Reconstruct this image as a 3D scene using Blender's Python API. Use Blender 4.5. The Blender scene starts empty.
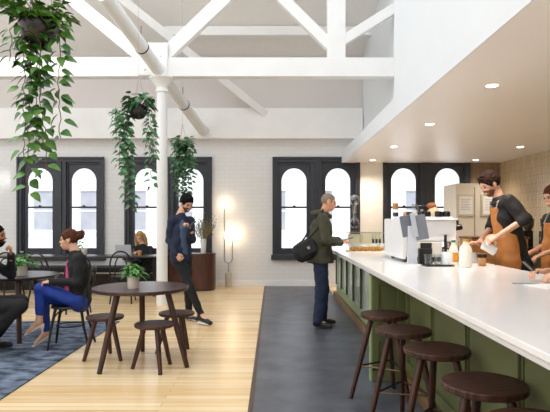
import bpy, math, random
import numpy as np
from mathutils import Vector, Matrix
random.seed(7)
S = bpy.context.scene
COL = S.collection
PI = math.pi
V = Vector

# ------------------------------------------------------------------ materials
def lin(c):
    r = []
    for v in c:
        v = v / 255.0
        r.append(v / 12.92 if v <= 0.04045 else ((v + 0.055) / 1.055) ** 2.4)
    return (r[0], r[1], r[2], 1.0)

def new_mat(name):
    m = bpy.data.materials.new(name); m.use_nodes = True
    nt = m.node_tree
    return m, nt, nt.nodes['Principled BSDF']

def vmix(nt, a, b, fac):
    mx = nt.nodes.new('ShaderNodeMix'); mx.data_type = 'RGBA'
    nt.links.new(fac, mx.inputs[0])
    for s, i in ((a, 6), (b, 7)):
        if isinstance(s, tuple): mx.inputs[i].default_value = s
        else: nt.links.new(s, mx.inputs[i])
    return mx.outputs[2]

def coords(nt, order='xyz', scale=(1, 1, 1)):
    tc = nt.nodes.new('ShaderNodeTexCoord')
    sp = nt.nodes.new('ShaderNodeSeparateXYZ'); cb = nt.nodes.new('ShaderNodeCombineXYZ')
    nt.links.new(tc.outputs['Object'], sp.inputs[0])
    for i, ch in enumerate(order):
        nt.links.new(sp.outputs['xyz'.index(ch)], cb.inputs[i])
    mp = nt.nodes.new('ShaderNodeMapping'); mp.inputs['Scale'].default_value = scale
    nt.links.new(cb.outputs[0], mp.inputs[0])
    return mp.outputs[0]

def noise(nt, vec, scale, detail=4, lo=0.35, hi=0.65):
    n = nt.nodes.new('ShaderNodeTexNoise'); n.inputs['Scale'].default_value = scale
    n.inputs['Detail'].default_value = detail
    nt.links.new(vec, n.inputs['Vector'])
    mr = nt.nodes.new('ShaderNodeMapRange')
    mr.inputs[1].default_value = lo; mr.inputs[2].default_value = hi
    nt.links.new(n.outputs[0], mr.inputs[0])
    return mr.outputs[0]

def bump(nt, bs, h, dist=0.01, strength=0.4):
    b = nt.nodes.new('ShaderNodeBump'); b.inputs['Distance'].default_value = dist
    b.inputs['Strength'].default_value = strength
    nt.links.new(h, b.inputs['Height']); nt.links.new(b.outputs[0], bs.inputs['Normal'])

MATS = {}
def mat(name, c, rough=0.5, c2=None, ns=8.0, stretch=(1, 1, 1), metal=0.0, bmp=0.0, spec=0.5, sheen=0.0, coat=0.0):
    if name in MATS: return MATS[name]
    m, nt, bs = new_mat(name)
    if c2 is None: c2 = tuple(max(0, v * (0.985 if min(c) > 180 else 0.93)) for v in c)
    vec = coords(nt, 'xyz', stretch)
    nz = noise(nt, vec, ns)
    nt.links.new(vmix(nt, lin(c), lin(c2), nz), bs.inputs['Base Color'])
    bs.inputs['Roughness'].default_value = rough
    bs.inputs['Metallic'].default_value = metal
    bs.inputs['Specular IOR Level'].default_value = spec
    if coat: bs.inputs['Coat Weight'].default_value = coat
    if sheen: bs.inputs['Sheen Weight'].default_value = sheen
    if bmp: bump(nt, bs, nz, bmp)
    MATS[name] = m
    return m

def brickmat(name, c1, c2, cm, order, bw, rh, mortar, rough, off=0.5, bmp=0.004, extra=None, st=0.3):
    m, nt, bs = new_mat(name)
    vec = coords(nt, order)
    b = nt.nodes.new('ShaderNodeTexBrick'); b.offset = off
    b.inputs['Color1'].default_value = lin(c1); b.inputs['Color2'].default_value = lin(c2)
    b.inputs['Mortar'].default_value = lin(cm); b.inputs['Scale'].default_value = 1
    b.inputs['Mortar Size'].default_value = mortar; b.inputs['Mortar Smooth'].default_value = 0.3
    b.inputs['Brick Width'].default_value = bw; b.inputs['Row Height'].default_value = rh
    nt.links.new(vec, b.inputs['Vector'])
    out = b.outputs['Color']
    if extra:
        e = noise(nt, coords(nt, order, extra[0]), extra[1], 5, 0.4, 0.7)
        mu = nt.nodes.new('ShaderNodeMath'); mu.operation = 'MULTIPLY'; mu.inputs[1].default_value = extra[3]
        nt.links.new(e, mu.inputs[0])
        out = vmix(nt, out, lin(extra[2]), mu.outputs[0])
    nt.links.new(out, bs.inputs['Base Color'])
    bs.inputs['Roughness'].default_value = rough
    inv = nt.nodes.new('ShaderNodeMath'); inv.operation = 'SUBTRACT'; inv.inputs[0].default_value = 1
    nt.links.new(b.outputs['Fac'], inv.inputs[1])
    bump(nt, bs, inv.outputs[0], bmp, st)
    return m

def glassmat(name, tint=(245, 250, 250), gloss=0.12):
    m = bpy.data.materials.new(name); m.use_nodes = True
    nt = m.node_tree; nt.nodes.clear()
    o = nt.nodes.new('ShaderNodeOutputMaterial'); t = nt.nodes.new('ShaderNodeBsdfTransparent')
    g = nt.nodes.new('ShaderNodeBsdfGlossy'); g.inputs['Roughness'].default_value = 0.03
    t.inputs[0].default_value = lin(tint)
    lw = nt.nodes.new('ShaderNodeLayerWeight'); lw.inputs[0].default_value = 0.35
    mr = nt.nodes.new('ShaderNodeMapRange'); mr.inputs[3].default_value = gloss * 0.4; mr.inputs[4].default_value = min(1, gloss * 5)
    nt.links.new(lw.outputs['Facing'], mr.inputs[0])
    mx = nt.nodes.new('ShaderNodeMixShader')
    nt.links.new(mr.outputs[0], mx.inputs[0]); nt.links.new(t.outputs[0], mx.inputs[1]); nt.links.new(g.outputs[0], mx.inputs[2])
    nt.links.new(mx.outputs[0], o.inputs[0])
    return m

def emis(name, c, s):
    m = bpy.data.materials.new(name); m.use_nodes = True
    nt = m.node_tree; nt.nodes.clear()
    o = nt.nodes.new('ShaderNodeOutputMaterial'); e = nt.nodes.new('ShaderNodeEmission')
    e.inputs[0].default_value = lin(c); e.inputs[1].default_value = s
    nt.links.new(e.outputs[0], o.inputs[0])
    return m

M_brick = brickmat('painted_brick', (231, 231, 231), (228, 228, 228), (222, 222, 222), 'xzy', 0.23, 0.086, 0.006, 0.55, bmp=0.006, st=0.25)
M_board = brickmat('pale_boards', (242, 216, 172), (218, 178, 120), (170, 132, 88), 'xyz', 2.3, 0.085, 0.0022, 0.27, off=0.37, bmp=0.001, extra=((0.5, 9, 1), 2.2, (246, 226, 188), 0.5))
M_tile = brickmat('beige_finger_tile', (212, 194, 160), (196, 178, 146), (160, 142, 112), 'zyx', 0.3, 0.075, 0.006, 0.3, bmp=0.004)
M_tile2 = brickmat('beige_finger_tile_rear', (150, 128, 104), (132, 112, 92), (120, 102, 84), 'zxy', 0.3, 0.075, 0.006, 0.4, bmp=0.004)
M_facade = brickmat('pale_facade', (250, 249, 248), (247, 246, 246), (238, 238, 241), 'xzy', 0.5, 0.2, 0.012, 0.8, bmp=0.01)
M_white = mat('white_paint', (240, 240, 239), 0.5, ns=3)
M_blue_white = mat('bulkhead_white', (228, 234, 239), 0.5, (226, 232, 237), ns=2)
M_ceil = mat('lined_ceiling', (214, 209, 206), 0.8, (212, 207, 204), ns=1.5)
M_soffit = mat('soffit_white', (250, 248, 247), 0.4, (249, 246, 245), ns=1.2)
M_char = mat('charcoal_joinery', (50, 54, 63), 0.4, (46, 50, 59), ns=5)
M_vinyl = mat('grey_blue_vinyl', (70, 72, 80), 0.36, (94, 97, 105), ns=3.2, bmp=0.0005)
M_rug = mat('mottled_blue_carpet', (34, 43, 62), 0.95, (120, 134, 154), ns=5.5, bmp=0.006, stretch=(1, 1.6, 1))
M_stone = mat('white_engineered_stone', (246, 245, 244), 0.18, (240, 239, 240), ns=1.4)
M_green = mat('sage_green_panel', (108, 113, 74), 0.42, (102, 107, 69), ns=3)
M_lit_green = mat('lit_green_panel', (148, 162, 120), 0.35, (146, 164, 116), ns=3)  # lit tone of the counter green, put into the base colour
M_kick = mat('oak_kickboard', (138, 108, 68), 0.45, (116, 88, 54), ns=4, stretch=(1, .2, 4))
M_dwood = mat('dark_stained_oak', (88, 56, 45), 0.45, (30, 18, 14), ns=6, stretch=(1.5, 16, 1.5), bmp=0.001, spec=.35)
M_dleg = mat('dark_stained_leg', (72, 35, 25), 0.4, (46, 21, 16), ns=8, stretch=(5, 5, 1))
M_ttop = mat('dark_table_top', (78, 54, 50), 0.3, (50, 34, 31), ns=4, stretch=(1, 14, 1))
M_black = mat('satin_black', (16, 16, 18), 0.35)
M_blackm = mat('matt_black', (22, 22, 24), 0.7)
M_steel = mat('brushed_steel', (180, 180, 182), 0.28, metal=1.0)
M_chrome = mat('chrome', (220, 220, 222), 0.12, metal=1.0)
M_brass = mat('brushed_brass', (196, 170, 120), 0.3, metal=0.9)
M_redwood = mat('reddish_walnut', (84, 40, 28), 0.3, (62, 28, 20), ns=3, stretch=(6, 6, .8), coat=.3)
M_pot = mat('cream_ceramic', (226, 216, 204), 0.5)
M_dpot = mat('dark_glazed_pot', (36, 30, 30), 0.3, (22, 20, 20), ns=9)
M_soil = mat('dark_soil', (44, 32, 24), 0.95, ns=40)
M_leafA = mat('pothos_leaf', (30, 82, 24), 0.38, (92, 138, 46), ns=7)
M_leafB = mat('hanging_leaf_deep', (22, 70, 36), 0.38, (96, 150, 98), ns=12)
M_leafC = mat('table_plant_leaf', (48, 112, 44), 0.45, (118, 176, 92), ns=18)
M_stem = mat('vine_stem', (96, 84, 52), 0.7)
M_dry = mat('dried_grass', (150, 140, 104), 0.9, (104, 102, 70), ns=20)
M_cord = mat('hanging_cord', (176, 172, 168), 0.8)
M_glass = glassmat('window_glass', (250, 252, 255), 0.05)
M_cglass = glassmat('clear_glass', (246, 249, 248), 0.06)
M_cane = mat('cream_panel', (236, 230, 214), 0.45)
M_paper = mat('white_paper', (244, 243, 240), 0.8)
M_mwhite = mat('machine_white', (240, 241, 243), 0.25)
M_mgrey = mat('stand_grey', (128, 134, 146), 0.4)
M_lamp = emis('lamp_globe_glow', (255, 224, 184), 14.0)
M_down = emis('downlight_glow', (255, 240, 220), 14.0)
M_pane = mat('facade_pane', (172, 173, 178), 0.45, (152, 156, 166), ns=2)
M_pastry = mat('baked_pastry', (240, 178, 86), 0.5, (206, 126, 48), ns=30, bmp=.003)
M_cup = mat('cream_cup', (240, 226, 200), 0.5)
M_tan = mat('tan_card', (206, 150, 92), 0.6)
M_milk = mat('milk', (246, 240, 226), 0.4)
M_orange = mat('orange_juice', (236, 160, 60), 0.4)
M_wood = mat('light_wood', (196, 140, 82), 0.5, (170, 116, 64), ns=8, stretch=(1, 1, 6))

# ------------------------------------------------------------------ objects
def tag(o, label=None, cat=None, group=None, kind=None):
    if label: o['label'] = label
    if cat: o['category'] = cat
    if group: o['group'] = group
    if kind: o['kind'] = kind
    return o

def empty(name, loc=(0, 0, 0), rz=0.0, label=None, cat=None, group=None, kind=None):
    o = bpy.data.objects.new(name, None); COL.objects.link(o)
    o.location = loc; o.rotation_euler = (0, 0, rz); o.empty_display_size = 0.1
    return tag(o, label, cat, group, kind)

def copy_tree(o, parent=None):
    c = o.copy(); COL.objects.link(c)
    if parent: c.parent = parent
    for ch in [x for x in ALL if x.parent is o]:
        copy_tree(ch, c)
    return c
ALL = []

def frame(d):
    d = V(d).normalized()
    a = V((0, 0, 1)) if abs(d.z) < 0.9 else V((1, 0, 0))
    s = d.cross(a).normalized()
    return s, s.cross(d).normalized()

class MB:
    def __init__(s): s.v = []; s.f = []
    def add(s, vs, fs):
        n = len(s.v); s.v += [tuple(p) for p in vs]; s.f += [tuple(i + n for i in f) for f in fs]; return s
    def box(s, x0, x1, y0, y1, z0, z1):
        vs = [(x, y, z) for z in (z0, z1) for y in (y0, y1) for x in (x0, x1)]
        return s.add(vs, [(0, 2, 3, 1), (4, 5, 7, 6), (0, 1, 5, 4), (2, 6, 7, 3), (0, 4, 6, 2), (1, 3, 7, 5)])
    def obox(s, c, sz, rot):
        R = rot if isinstance(rot, Matrix) else Matrix.Rotation(rot, 3, 'Z')
        c = V(c); n = len(s.v)
        s.box(-sz[0] / 2, sz[0] / 2, -sz[1] / 2, sz[1] / 2, -sz[2] / 2, sz[2] / 2)
        for i in range(n, len(s.v)): s.v[i] = tuple(R @ V(s.v[i]) + c)
        return s
    def tube(s, path, r, n=10, cap=True):
        P = [V(p) for p in path]
        R = [r] * len(P) if not isinstance(r, (list, tuple)) else r
        vs = []; u = None
        for i, p in enumerate(P):
            a = P[max(i - 1, 0)]; b = P[min(i + 1, len(P) - 1)]
            d = (b - a).normalized()
            if u is None: u, _ = frame(d)
            u = (u - d * u.dot(d)).normalized(); w = d.cross(u)
            for k in range(n):
                t = 2 * PI * k / n
                vs.append(p + (u * math.cos(t) + w * math.sin(t)) * R[i])
        fs = []
        for i in range(len(P) - 1):
            for k in range(n):
                a = i * n + k; b = i * n + (k + 1) % n
                fs.append((a, b, b + n, a + n))
        if cap:
            fs.append(tuple(range(n))[::-1]); fs.append(tuple((len(P) - 1) * n + k for k in range(n)))
        return s.add(vs, fs)
    def lathe(s, prof, c=(0, 0, 0), n=28, axis=None):
        # prof: list of (r, z)
        vs = []
        for r, z in prof:
            for k in range(n):
                t = 2 * PI * k / n
                vs.append(V((r * math.cos(t), r * math.sin(t), z)))
        if axis is not None: vs = [axis @ p for p in vs]
        vs = [p + V(c) for p in vs]
        fs = []
        for i in range(len(prof) - 1):
            for k in range(n):
                a = i * n + k; b = i * n + (k + 1) % n
                fs.append((a, b, b + n, a + n))
        fs.append(tuple(range(n))[::-1]); fs.append(tuple((len(prof) - 1) * n + k for k in range(n)))
        return s.add(vs, fs)
    def ball(s, c, r, n=14):
        if not isinstance(r, (tuple, list)): r = (r, r, r)
        prof = []
        vs = []; m = n // 2
        for i in range(1, m):
            a = PI * i / m
            for k in range(n):
                t = 2 * PI * k / n
                vs.append((c[0] + r[0] * math.sin(a) * math.cos(t), c[1] + r[1] * math.sin(a) * math.sin(t), c[2] - r[2] * math.cos(a)))
        fs = []
        for i in range(m - 2):
            for k in range(n):
                a = i * n + k; b = i * n + (k + 1) % n
                fs.append((a, b, b + n, a + n))
        N = len(vs); vs += [(c[0], c[1], c[2] - r[2]), (c[0], c[1], c[2] + r[2])]
        for k in range(n):
            fs.append((N, (k + 1) % n, k)); fs.append((N + 1, (m - 2) * n + k, (m - 2) * n + (k + 1) % n))
        return s.add(vs, fs)
    def beam(s, p, q, w, d, up=(0, 1, 0)):
        """rectangular bar from p to q; d is thickness along up, w across"""
        p = V(p); q = V(q); a = (q - p).normalized(); u = V(up); u = (u - a * u.dot(a)).normalized(); t = a.cross(u)
        vs = []
        for c in (p, q):
            for i, j in ((-1, -1), (1, -1), (1, 1), (-1, 1)):
                vs.append(c + t * (w / 2 * i) + u * (d / 2 * j))
        return s.add(vs, [(0, 3, 2, 1), (4, 5, 6, 7), (0, 1, 5, 4), (1, 2, 6, 5), (2, 3, 7, 6), (3, 0, 4, 7)])
    def build(s, name, m, parent=None, smooth=False, bevel=0.0, loc=None):
        me = bpy.data.meshes.new(name); me.from_pydata(s.v, [], s.f); me.update()
        me.materials.append(m)
        if smooth:
            me.shade_smooth()
            try: me.set_sharp_from_angle(angle=math.radians(40))
            except Exception: pass
        o = bpy.data.objects.new(name, me); COL.objects.link(o)
        if bevel:
            b = o.modifiers.new('bevel', 'BEVEL'); b.width = bevel; b.segments = 2; b.limit_method = 'ANGLE'
        if parent: o.parent = parent
        if loc: o.location = loc
        ALL.append(o)
        return o

def struct(o): o['kind'] = 'structure'; return o

# ------------------------------------------------------------------ room shell
YB = 11.6
def plate(x0, x1, y0, y1, z0, z1, name, m, **k): return struct(MB().box(x0, x1, y0, y1, z0, z1).build(name, m, **k))

plate(-8.2, 5.2, -4.0, YB + .3, -0.2, 0.0, 'floor', M_board)
plate(-0.15, 1.16, -1.0, 11.57, 0.0, 0.006, 'floor_bar_strip', M_vinyl)
plate(-0.185, -0.15, -1.0, 11.57, 0.0, 0.010, 'trim_1', mat('bronze_edging', (74, 56, 48), 0.4))
rug = MB().box(-7.9, -2.13, 2.4, 7.5, 0.0, 0.012).build('floor_carpet', M_rug); struct(rug)
plate(-8.2, 5.2, -4.2, -4.0, 0.0, 4.2, 'wall_front', M_white)
plate(-8.2, -8.0, -4.0, YB + .3, 0.0, 6.2, 'wall_left', M_brick)

# back wall with four window openings
WX = [-5.47, -3.165, 0.0, 2.36]; WW = 1.85; WZ0, WZ1 = 0.62, 2.76
wb = MB(); x = -8.0
for wx in WX:
    wb.box(x, wx, YB, YB + .3, 0, 3.14)
    wb.box(wx, wx + WW, YB, YB + .3, 0, WZ0); wb.box(wx, wx + WW, YB, YB + .3, WZ1, 3.14)
    x = wx + WW
wb.box(x, 5.2, YB, YB + .3, 0, 3.14)
struct(wb.build('wall_back', M_brick))
struct(MB().box(-8.0, 1.9, 11.38, YB + .3, 3.14, 3.785).build('trim_2', M_white, bevel=.01))
plate(-8.0, 2.4, 11.45, YB + .3, 3.785, 4.9, 'wall_back_upper', M_ceil)
# sloping lined ceiling
cm = MB(); z0 = 4.88
cm.add([(-8.2, 11.5, z0), (2.6, 11.5, z0), (2.6, 9.0, z0 + 1.25), (-8.2, 9.0, z0 + 1.25),
        (-8.2, 11.5, z0 + .15), (2.6, 11.5, z0 + .15), (2.6, 9.0, z0 + 1.4), (-8.2, 9.0, z0 + 1.4)],
       [(0, 1, 2, 3), (7, 6, 5, 4), (0, 4, 5, 1), (1, 5, 6, 2), (2, 6, 7, 3), (3, 7, 4, 0)])
struct(cm.build('ceiling', mat('ceiling_paint', (236, 235, 233), .7, (234, 233, 231))))
bb = MB().box(-8.0, 1.16, YB - .02, YB, 0, .13).build('baseboard_back', M_white, bevel=.004); struct(bb)

# bulkhead and soffit over the bar
struct(MB().box(1.468, 1.48, -1.5, 11.6, 2.65, 2.885).build('trim_3', M_blue_white))
struct(MB().box(1.48, 5.2, -1.5, 11.6, 2.65, 2.88).build('ceiling_soffit', M_soffit))
struct(MB().box(1.48, 1.62, -1.5, 6.6, 2.88, 7.0).build('wall_bulkhead', M_blue_white))
rb = MB(); 
rb.add([(1.90, 11.6, 2.88), (2.2, 6.55, 2.88), (2.35, 6.55, 2.88), (2.05, 11.6, 2.88), (1.90, 11.6, 7), (2.2, 6.55, 7), (2.35, 6.55, 7), (2.05, 11.6, 7)],
       [(0, 3, 2, 1), (4, 5, 6, 7), (0, 1, 5, 4), (1, 2, 6, 5), (2, 3, 7, 6), (3, 0, 4, 7)])
struct(rb.build('wall_upper_right', M_blue_white))
struct(MB().box(1.62, 2.2, 6.53, 6.6, 2.88, 7).build('wall_return', M_blue_white))
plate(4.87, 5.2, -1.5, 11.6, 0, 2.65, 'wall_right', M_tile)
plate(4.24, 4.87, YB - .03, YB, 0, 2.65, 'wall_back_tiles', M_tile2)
plate(1.86, 2.355, YB - .05, YB, 0, 2.65, 'wall_pier', mat('warm_lit_pier', (238, 234, 226), .6))  # piece of back wall; the warm light on it is put into its colour

# ------------------------------------------------------------------ windows
def arch_plate(mb, x0, x1, z0, z1, ox0, ox1, oz0, oz1, y0, y1, n=18):
    """plate with an arched hole (ox0..ox1, oz0..oz1 crown)"""
    r = (ox1 - ox0) / 2; cx = (ox0 + ox1) / 2; zs = oz1 - r
    inn = [(ox0, oz0)]; out = [(x0, oz0)]
    inn.append((ox0, zs)); out.append((x0, zs))
    for k in range(1, n):
        a = PI - PI * k / n
        px, pz = cx + r * math.cos(a), zs + r * math.sin(a)
        dx, dz = math.cos(a), math.sin(a)
        t = min((x1 - cx if dx > 0 else cx - x0) / abs(dx) if abs(dx) > 1e-6 else 9e9, (z1 - zs) / dz)
        inn.append((px, pz)); out.append((cx + dx * t, zs + dz * t))
    inn.append((ox1, zs)); out.append((x1, zs)); inn.append((ox1, oz0)); out.append((x1, oz0))
    N = len(inn); vs = []
    for y in (y0, y1):
        vs += [(p[0], y, p[1]) for p in inn] + [(p[0], y, p[1]) for p in out]
    fs = []
    for i in range(N - 1):
        fs.append((i, i + 1, N + i + 1, N + i)); fs.append((2 * N + i, 3 * N + i, 3 * N + i + 1, 2 * N + i + 1))
        fs.append((i, 2 * N + i, 2 * N + i + 1, i + 1)); fs.append((N + i, N + i + 1, 3 * N + i + 1, 3 * N + i))
    # corner fillers
    mb.add(vs, fs)
    for sx, xx in ((-1, x0), (1, x1)):
        a = out[[i for i in range(N) if abs(out[i][0] - xx) < 1e-5][-1 if sx < 0 else 0]]
        b = out[[i for i in range(N) if abs(out[i][1] - z1) < 1e-5][0 if sx < 0 else -1]]
        for y in (y0, y1): mb.add([(a[0], y, a[1]), (xx, y, z1), (b[0], y, b[1])], [(0, 1, 2)])
    mb.box(x0, x1, y0, y1, z0, oz0); return mb

def window(i, wx):
    t = empty('window_%d' % i, (wx, YB, WZ0)); struct(t)
    H = WZ1 - WZ0; W = WW
    c = MB()
    b = .085
    for (a0, a1, c0, c1) in ((0, b, 0, H), (W - b, W, 0, H), (b, W - b, H - .10, H), (W / 2 - .115, W / 2 + .115, 0.06, H - .10)):
        c.box(a0, a1, -.05, .12, c0, c1)
    c.box(W / 2 - .025, W / 2 + .025, -.075, -.05, .06, H - .08)      # raised centre bead
    for a0, a1 in ((-.012, .03), (W - .03, W + .012)): c.box(a0, a1, -.075, -.05, 0, H)
    c.box(-.012, W + .012, -.075, -.05, H - .035, H + .012)
    c.build('window_frame', M_char, t, bevel=.006)
    MB().box(-.04, W + .04, -.12, .12, -.05, .06).build('window_sill', M_char, t, bevel=.008)
    for k, ox in enumerate((0.187, 1.13)):
        s = MB(); xl = b if k == 0 else W / 2 + .115; xr = W / 2 - .115 if k == 0 else W - b
        arch_plate(s, xl, xr, .06, H - .10, ox, ox + .533, .196, 1.914, .03, .07)
        # stepped architrave round the sash
        s.box(xl, xl + .03, 0.0, .03, .06, H - .10); s.box(xr - .03, xr, 0.0, .03, .06, H - .10); s.box(xl + .03, xr - .03, 0, .03, H - .14, H - .10)
        s.box(ox, ox + .533, .03, .07, 1.055, 1.095)
        so = s.build('sash', M_char, t, bevel=0)
        MB().box(ox - .01, ox + .543, .062, .066, .19, 1.92).build('pane', M_glass, so)
        MB().box(ox + .24, ox + .30, .012, .03, 1.095, 1.11).box(ox + .255, ox + .285, .0, .02, 1.108, 1.12).build('sash_lock', M_blackm, so)
for i, wx in enumerate(WX): window(i + 1, wx)

# buildings outside
fb = empty('apartment_building', (0, 18, -1), label='pale sunlit building across the street seen through the windows', cat='building')
MB().box(-16, 14, 0, 1, 0, 14).build('facade', M_facade, fb)
for j, zz in enumerate((1.1, 3.45)):
    for k in range(17):
        xx = -12.6 + k * 1.55
        w = MB().box(xx, xx + .62, -.03, .0, zz + 1.0, zz + 2.3).build('window', M_pane, fb)
        MB().box(xx - .05, xx + .67, -.10, 0, zz + .9, zz + 1.0).build('sill', M_facade, w)
        MB().box(xx - .05, xx + .67, -.08, 0, zz + 2.3, zz + 2.38).build('lintel', M_facade, w)
        MB().box(xx, xx + .62, -.05, -.03, zz + 1.62, zz + 1.66).build('sash_bar', M_facade, w)
MB().box(-16, 14, -.15, 0, 4.05, 4.3).build('string_course', M_facade, fb)

# ------------------------------------------------------------------ roof timbers
YT = 9.06; sT = 540 / YT
def tp(px, py, Y=YT): return V(((px - 273) * Y / 540, Y, 1.4 + (221 - py) * Y / 540))
tr = struct(empty('roof_truss', (0, YT, 3.83)))
def loc(p): return p - V((0, YT, 3.83))
MB().box(-7.95, 2.10, -.1, .1, -.03, .285).build('bottom_chord', M_white, tr, bevel=.006)
MB().beam(loc(tp(336, 60)), loc(tp(336, -60)), .30, .16).build('king_post', M_white, tr, bevel=.006)
MB().beam(loc(tp(144, 59)), loc(tp(29, -36)), .21, .14).build('brace', M_white, tr, bevel=.006)
MB().beam(loc(tp(165, 56)), loc(tp(262, -36)), .22, .14).build('brace', M_white, tr, bevel=.006)
MB().beam(loc(tp(334, 50)), loc(tp(246, -36)), .18, .14).build('brace', M_white, tr, bevel=.006)
MB().beam(loc(tp(338, 44)), loc(tp(450, -26)), .16, .14).build('brace', M_white, tr, bevel=.006)
gp = MB()
for px in (150,):
    a = tp(px, 64)
    gp.box(a.x - .16, a.x + .32, -.125, -.1, a.z - 3.83 - .22, a.z - 3.83 + .32)
    for dx, dz in ((-.06, .1), (.2, .1), (.2, -.12), (-.06, -.12)):
        gp.ball((a.x + dx, -.13, a.z - 3.83 + dz), .022, 8)
gp.build('gusset_plate', M_white, tr, bevel=.005)
struct(MB().box(-2.15, 2.0, 10.68, 10.86, 5.08, 5.26).build('roof_purlin', M_white, bevel=.006))
bA = V(((268 - 273) * 11.45 / 540, 11.45, 1.4 + (221 - 116) * 11.45 / 540)); bB = tp(120, -2, 9.87)
br = MB().beam(bA, bB, .15, .10).build('roof_brace', M_white, bevel=.005); struct(br)
# column
c = MB()
cx, cy = -1.862, YT
c.lathe([(.094, 0), (.092, .12), (.088, 3.55), (.105, 3.56), (.105, 3.6), (.09, 3.62), (.10, 3.66), (.19, 3.76), (.21, 3.78), (.21, 3.80)], (cx, cy, 0), 32)
struct(c.build('column', M_white, smooth=True))
# pipe
pA = V(((203 - 273) * 11.36 / 540, 11.36, 1.4 + (221 - 131) * 11.36 / 540)); pB = tp(103, -6, 7.1); dv = (pB - pA)
pipe = struct(MB().tube([pA, pB], .105, 24).build('roof_pipe', M_white, smooth=True))
for t in (.275, .714):
    p = pA + dv * t; d = dv.normalized()
    MB().tube([p - d * .012, p + d * .012], .112, 24).tube([p, p + V((-.02, .02, .10)), p + V((-.02, .02, .34))], .006, 6).build('pipe_hanger', mat('dark_strap', (70, 66, 64), .7), pipe, smooth=True)

# downlights
def downlight(x, y, i):
    o = empty('downlight', (x, y, 2.65), label=DL[i], cat='ceiling light', group='recessed downlights in the bar soffit')
    MB().lathe([(.055, -.004), (.062, -.004), (.062, 0.0), (.055, 0.0)], n=24).build('trim_ring', M_white, o, smooth=True)
    MB().lathe([(.001, -.0045), (.054, -.0045)], n=24).build('lens', M_down, o)
    l = bpy.data.lights.new('downlight_beam', 'SPOT'); l.energy = 72; l.spot_size = 2.3; l.spot_blend = 1.0; l.shadow_soft_size = .06
    l.color = (1, .87, .74)
    lo = bpy.data.objects.new('downlight_beam', l); COL.objects.link(lo); lo.parent = o; lo.location = (0, 0, -.02)
DL = ['largest round recessed downlight, in the soffit above the barista', 'recessed downlight in the soffit, second nearest of the row by the bulkhead edge',
      'recessed downlight in the soffit, third of the row by the bulkhead edge', 'small recessed downlight in the soffit, farthest of the row by the bulkhead edge',
      'recessed downlight in the soffit near the top of the tiled wall', 'small recessed downlight above the framed notices, nearest the rear windows']
for i, p in enumerate(((2.02, 4.98), (2.02, 6.96), (2.03, 9.06), (2.04, 11.07), (4.17, 9.1), (4.15, 11.05))): downlight(p[0], p[1], i)

# ------------------------------------------------------------------ bar counter
bar = empty('bar_counter', (0.84, 0, 0), label='long green panelled service counter with a white stone top', cat='counter')
def L(x): return x - .84
o = MB().box(L(.84), L(2.07), 1.0, 10.0, .966, .993).build('countertop', M_stone, bar, bevel=.003)
MB().box(L(.848), L(2.06), 1.01, 9.99, .940, .966).build('top_batten', mat('stone_edge', (222, 222, 224), .3), bar, bevel=.004)
MB().box(L(.90), L(2.05), 1.02, 9.98, .925, .940).build('substrate', M_green, bar)
MB().box(L(1.17), L(2.0), 1.05, 9.95, .006, .925).build('carcass', M_green, bar)
pn = MB()
for k in range(6):          # front rails and stiles, from the support fin to the camera
    y = 1.14 + k * .70
    pn.box(L(1.150), L(1.17), y, y + .085, .12, .925); pn.box(L(1.160), L(1.17), y + .10, y + .112, .19, .84); pn.box(L(1.160), L(1.17), y - .027, y - .015, .19, .84)
pn.box(L(1.148), L(1.17), 1.05, 4.70, .84, .925); pn.box(L(1.148), L(1.17), 1.05, 4.70, .11, .19)
pn.build('panel_moulding', M_green, bar, bevel=.004)
for k in range(7):
    y = 5.02 + k * .68
    f = MB(); f.box(L(1.145), L(1.17), y - .04, y + .03, .12, .925).box(L(1.145), L(1.17), y + .03, y + .64, .80, .925).box(L(1.145), L(1.17), y + .03, y + .64, .12, .26)
    fo = f.build('cabinet_door', M_lit_green, bar, bevel=.004)
    MB().box(L(1.160), L(1.168), y + .03, y + .64, .26, .80).build('door_pane', mat('reflective_pale_panel', (196, 204, 192), .12, (180, 192, 172), spec=.8), fo)
    MB().box(L(1.130), L(1.15), y + .628, y + .642, .26, .80).build('door_strip', mat('dark_green_strip', (66, 76, 48), .5), fo)
MB().box(L(1.11), L(1.17), 1.05, 9.95, .006, .11).build('kickboard', M_kick, bar, bevel=.004)
fin = MB().box(L(.862), L(1.15), 4.70, 4.78, .006, .925).build('support_fin', M_green, bar, bevel=.003)
fm = MB()
for a in ((.862, .92, .1, .925), (1.08, 1.15, .1, .925), (.92, 1.08, .84, .925), (.92, 1.08, .36, .40), (.862, 1.15, .006, .12)):
    fm.box(L(a[0]), L(a[1]), 4.685, 4.70, a[2], a[3])
fm.build('fin_moulding', M_green, fin, bevel=.003)
MB().box(L(.850), L(.862), 4.685, 4.78, .006, .925).build('fin_edge', M_lit_green, fin)

# ------------------------------------------------------------------ stools and tables
def seat_disc(R, z, th, m, name, parent):
    return MB().lathe([(R - .012, z - th), (R - .003, z - th + .006), (R, z - th / 2), (R, z - .004), (R - .004, z), (R - .03, z)], n=48).build(name, m, parent, smooth=True)

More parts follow.
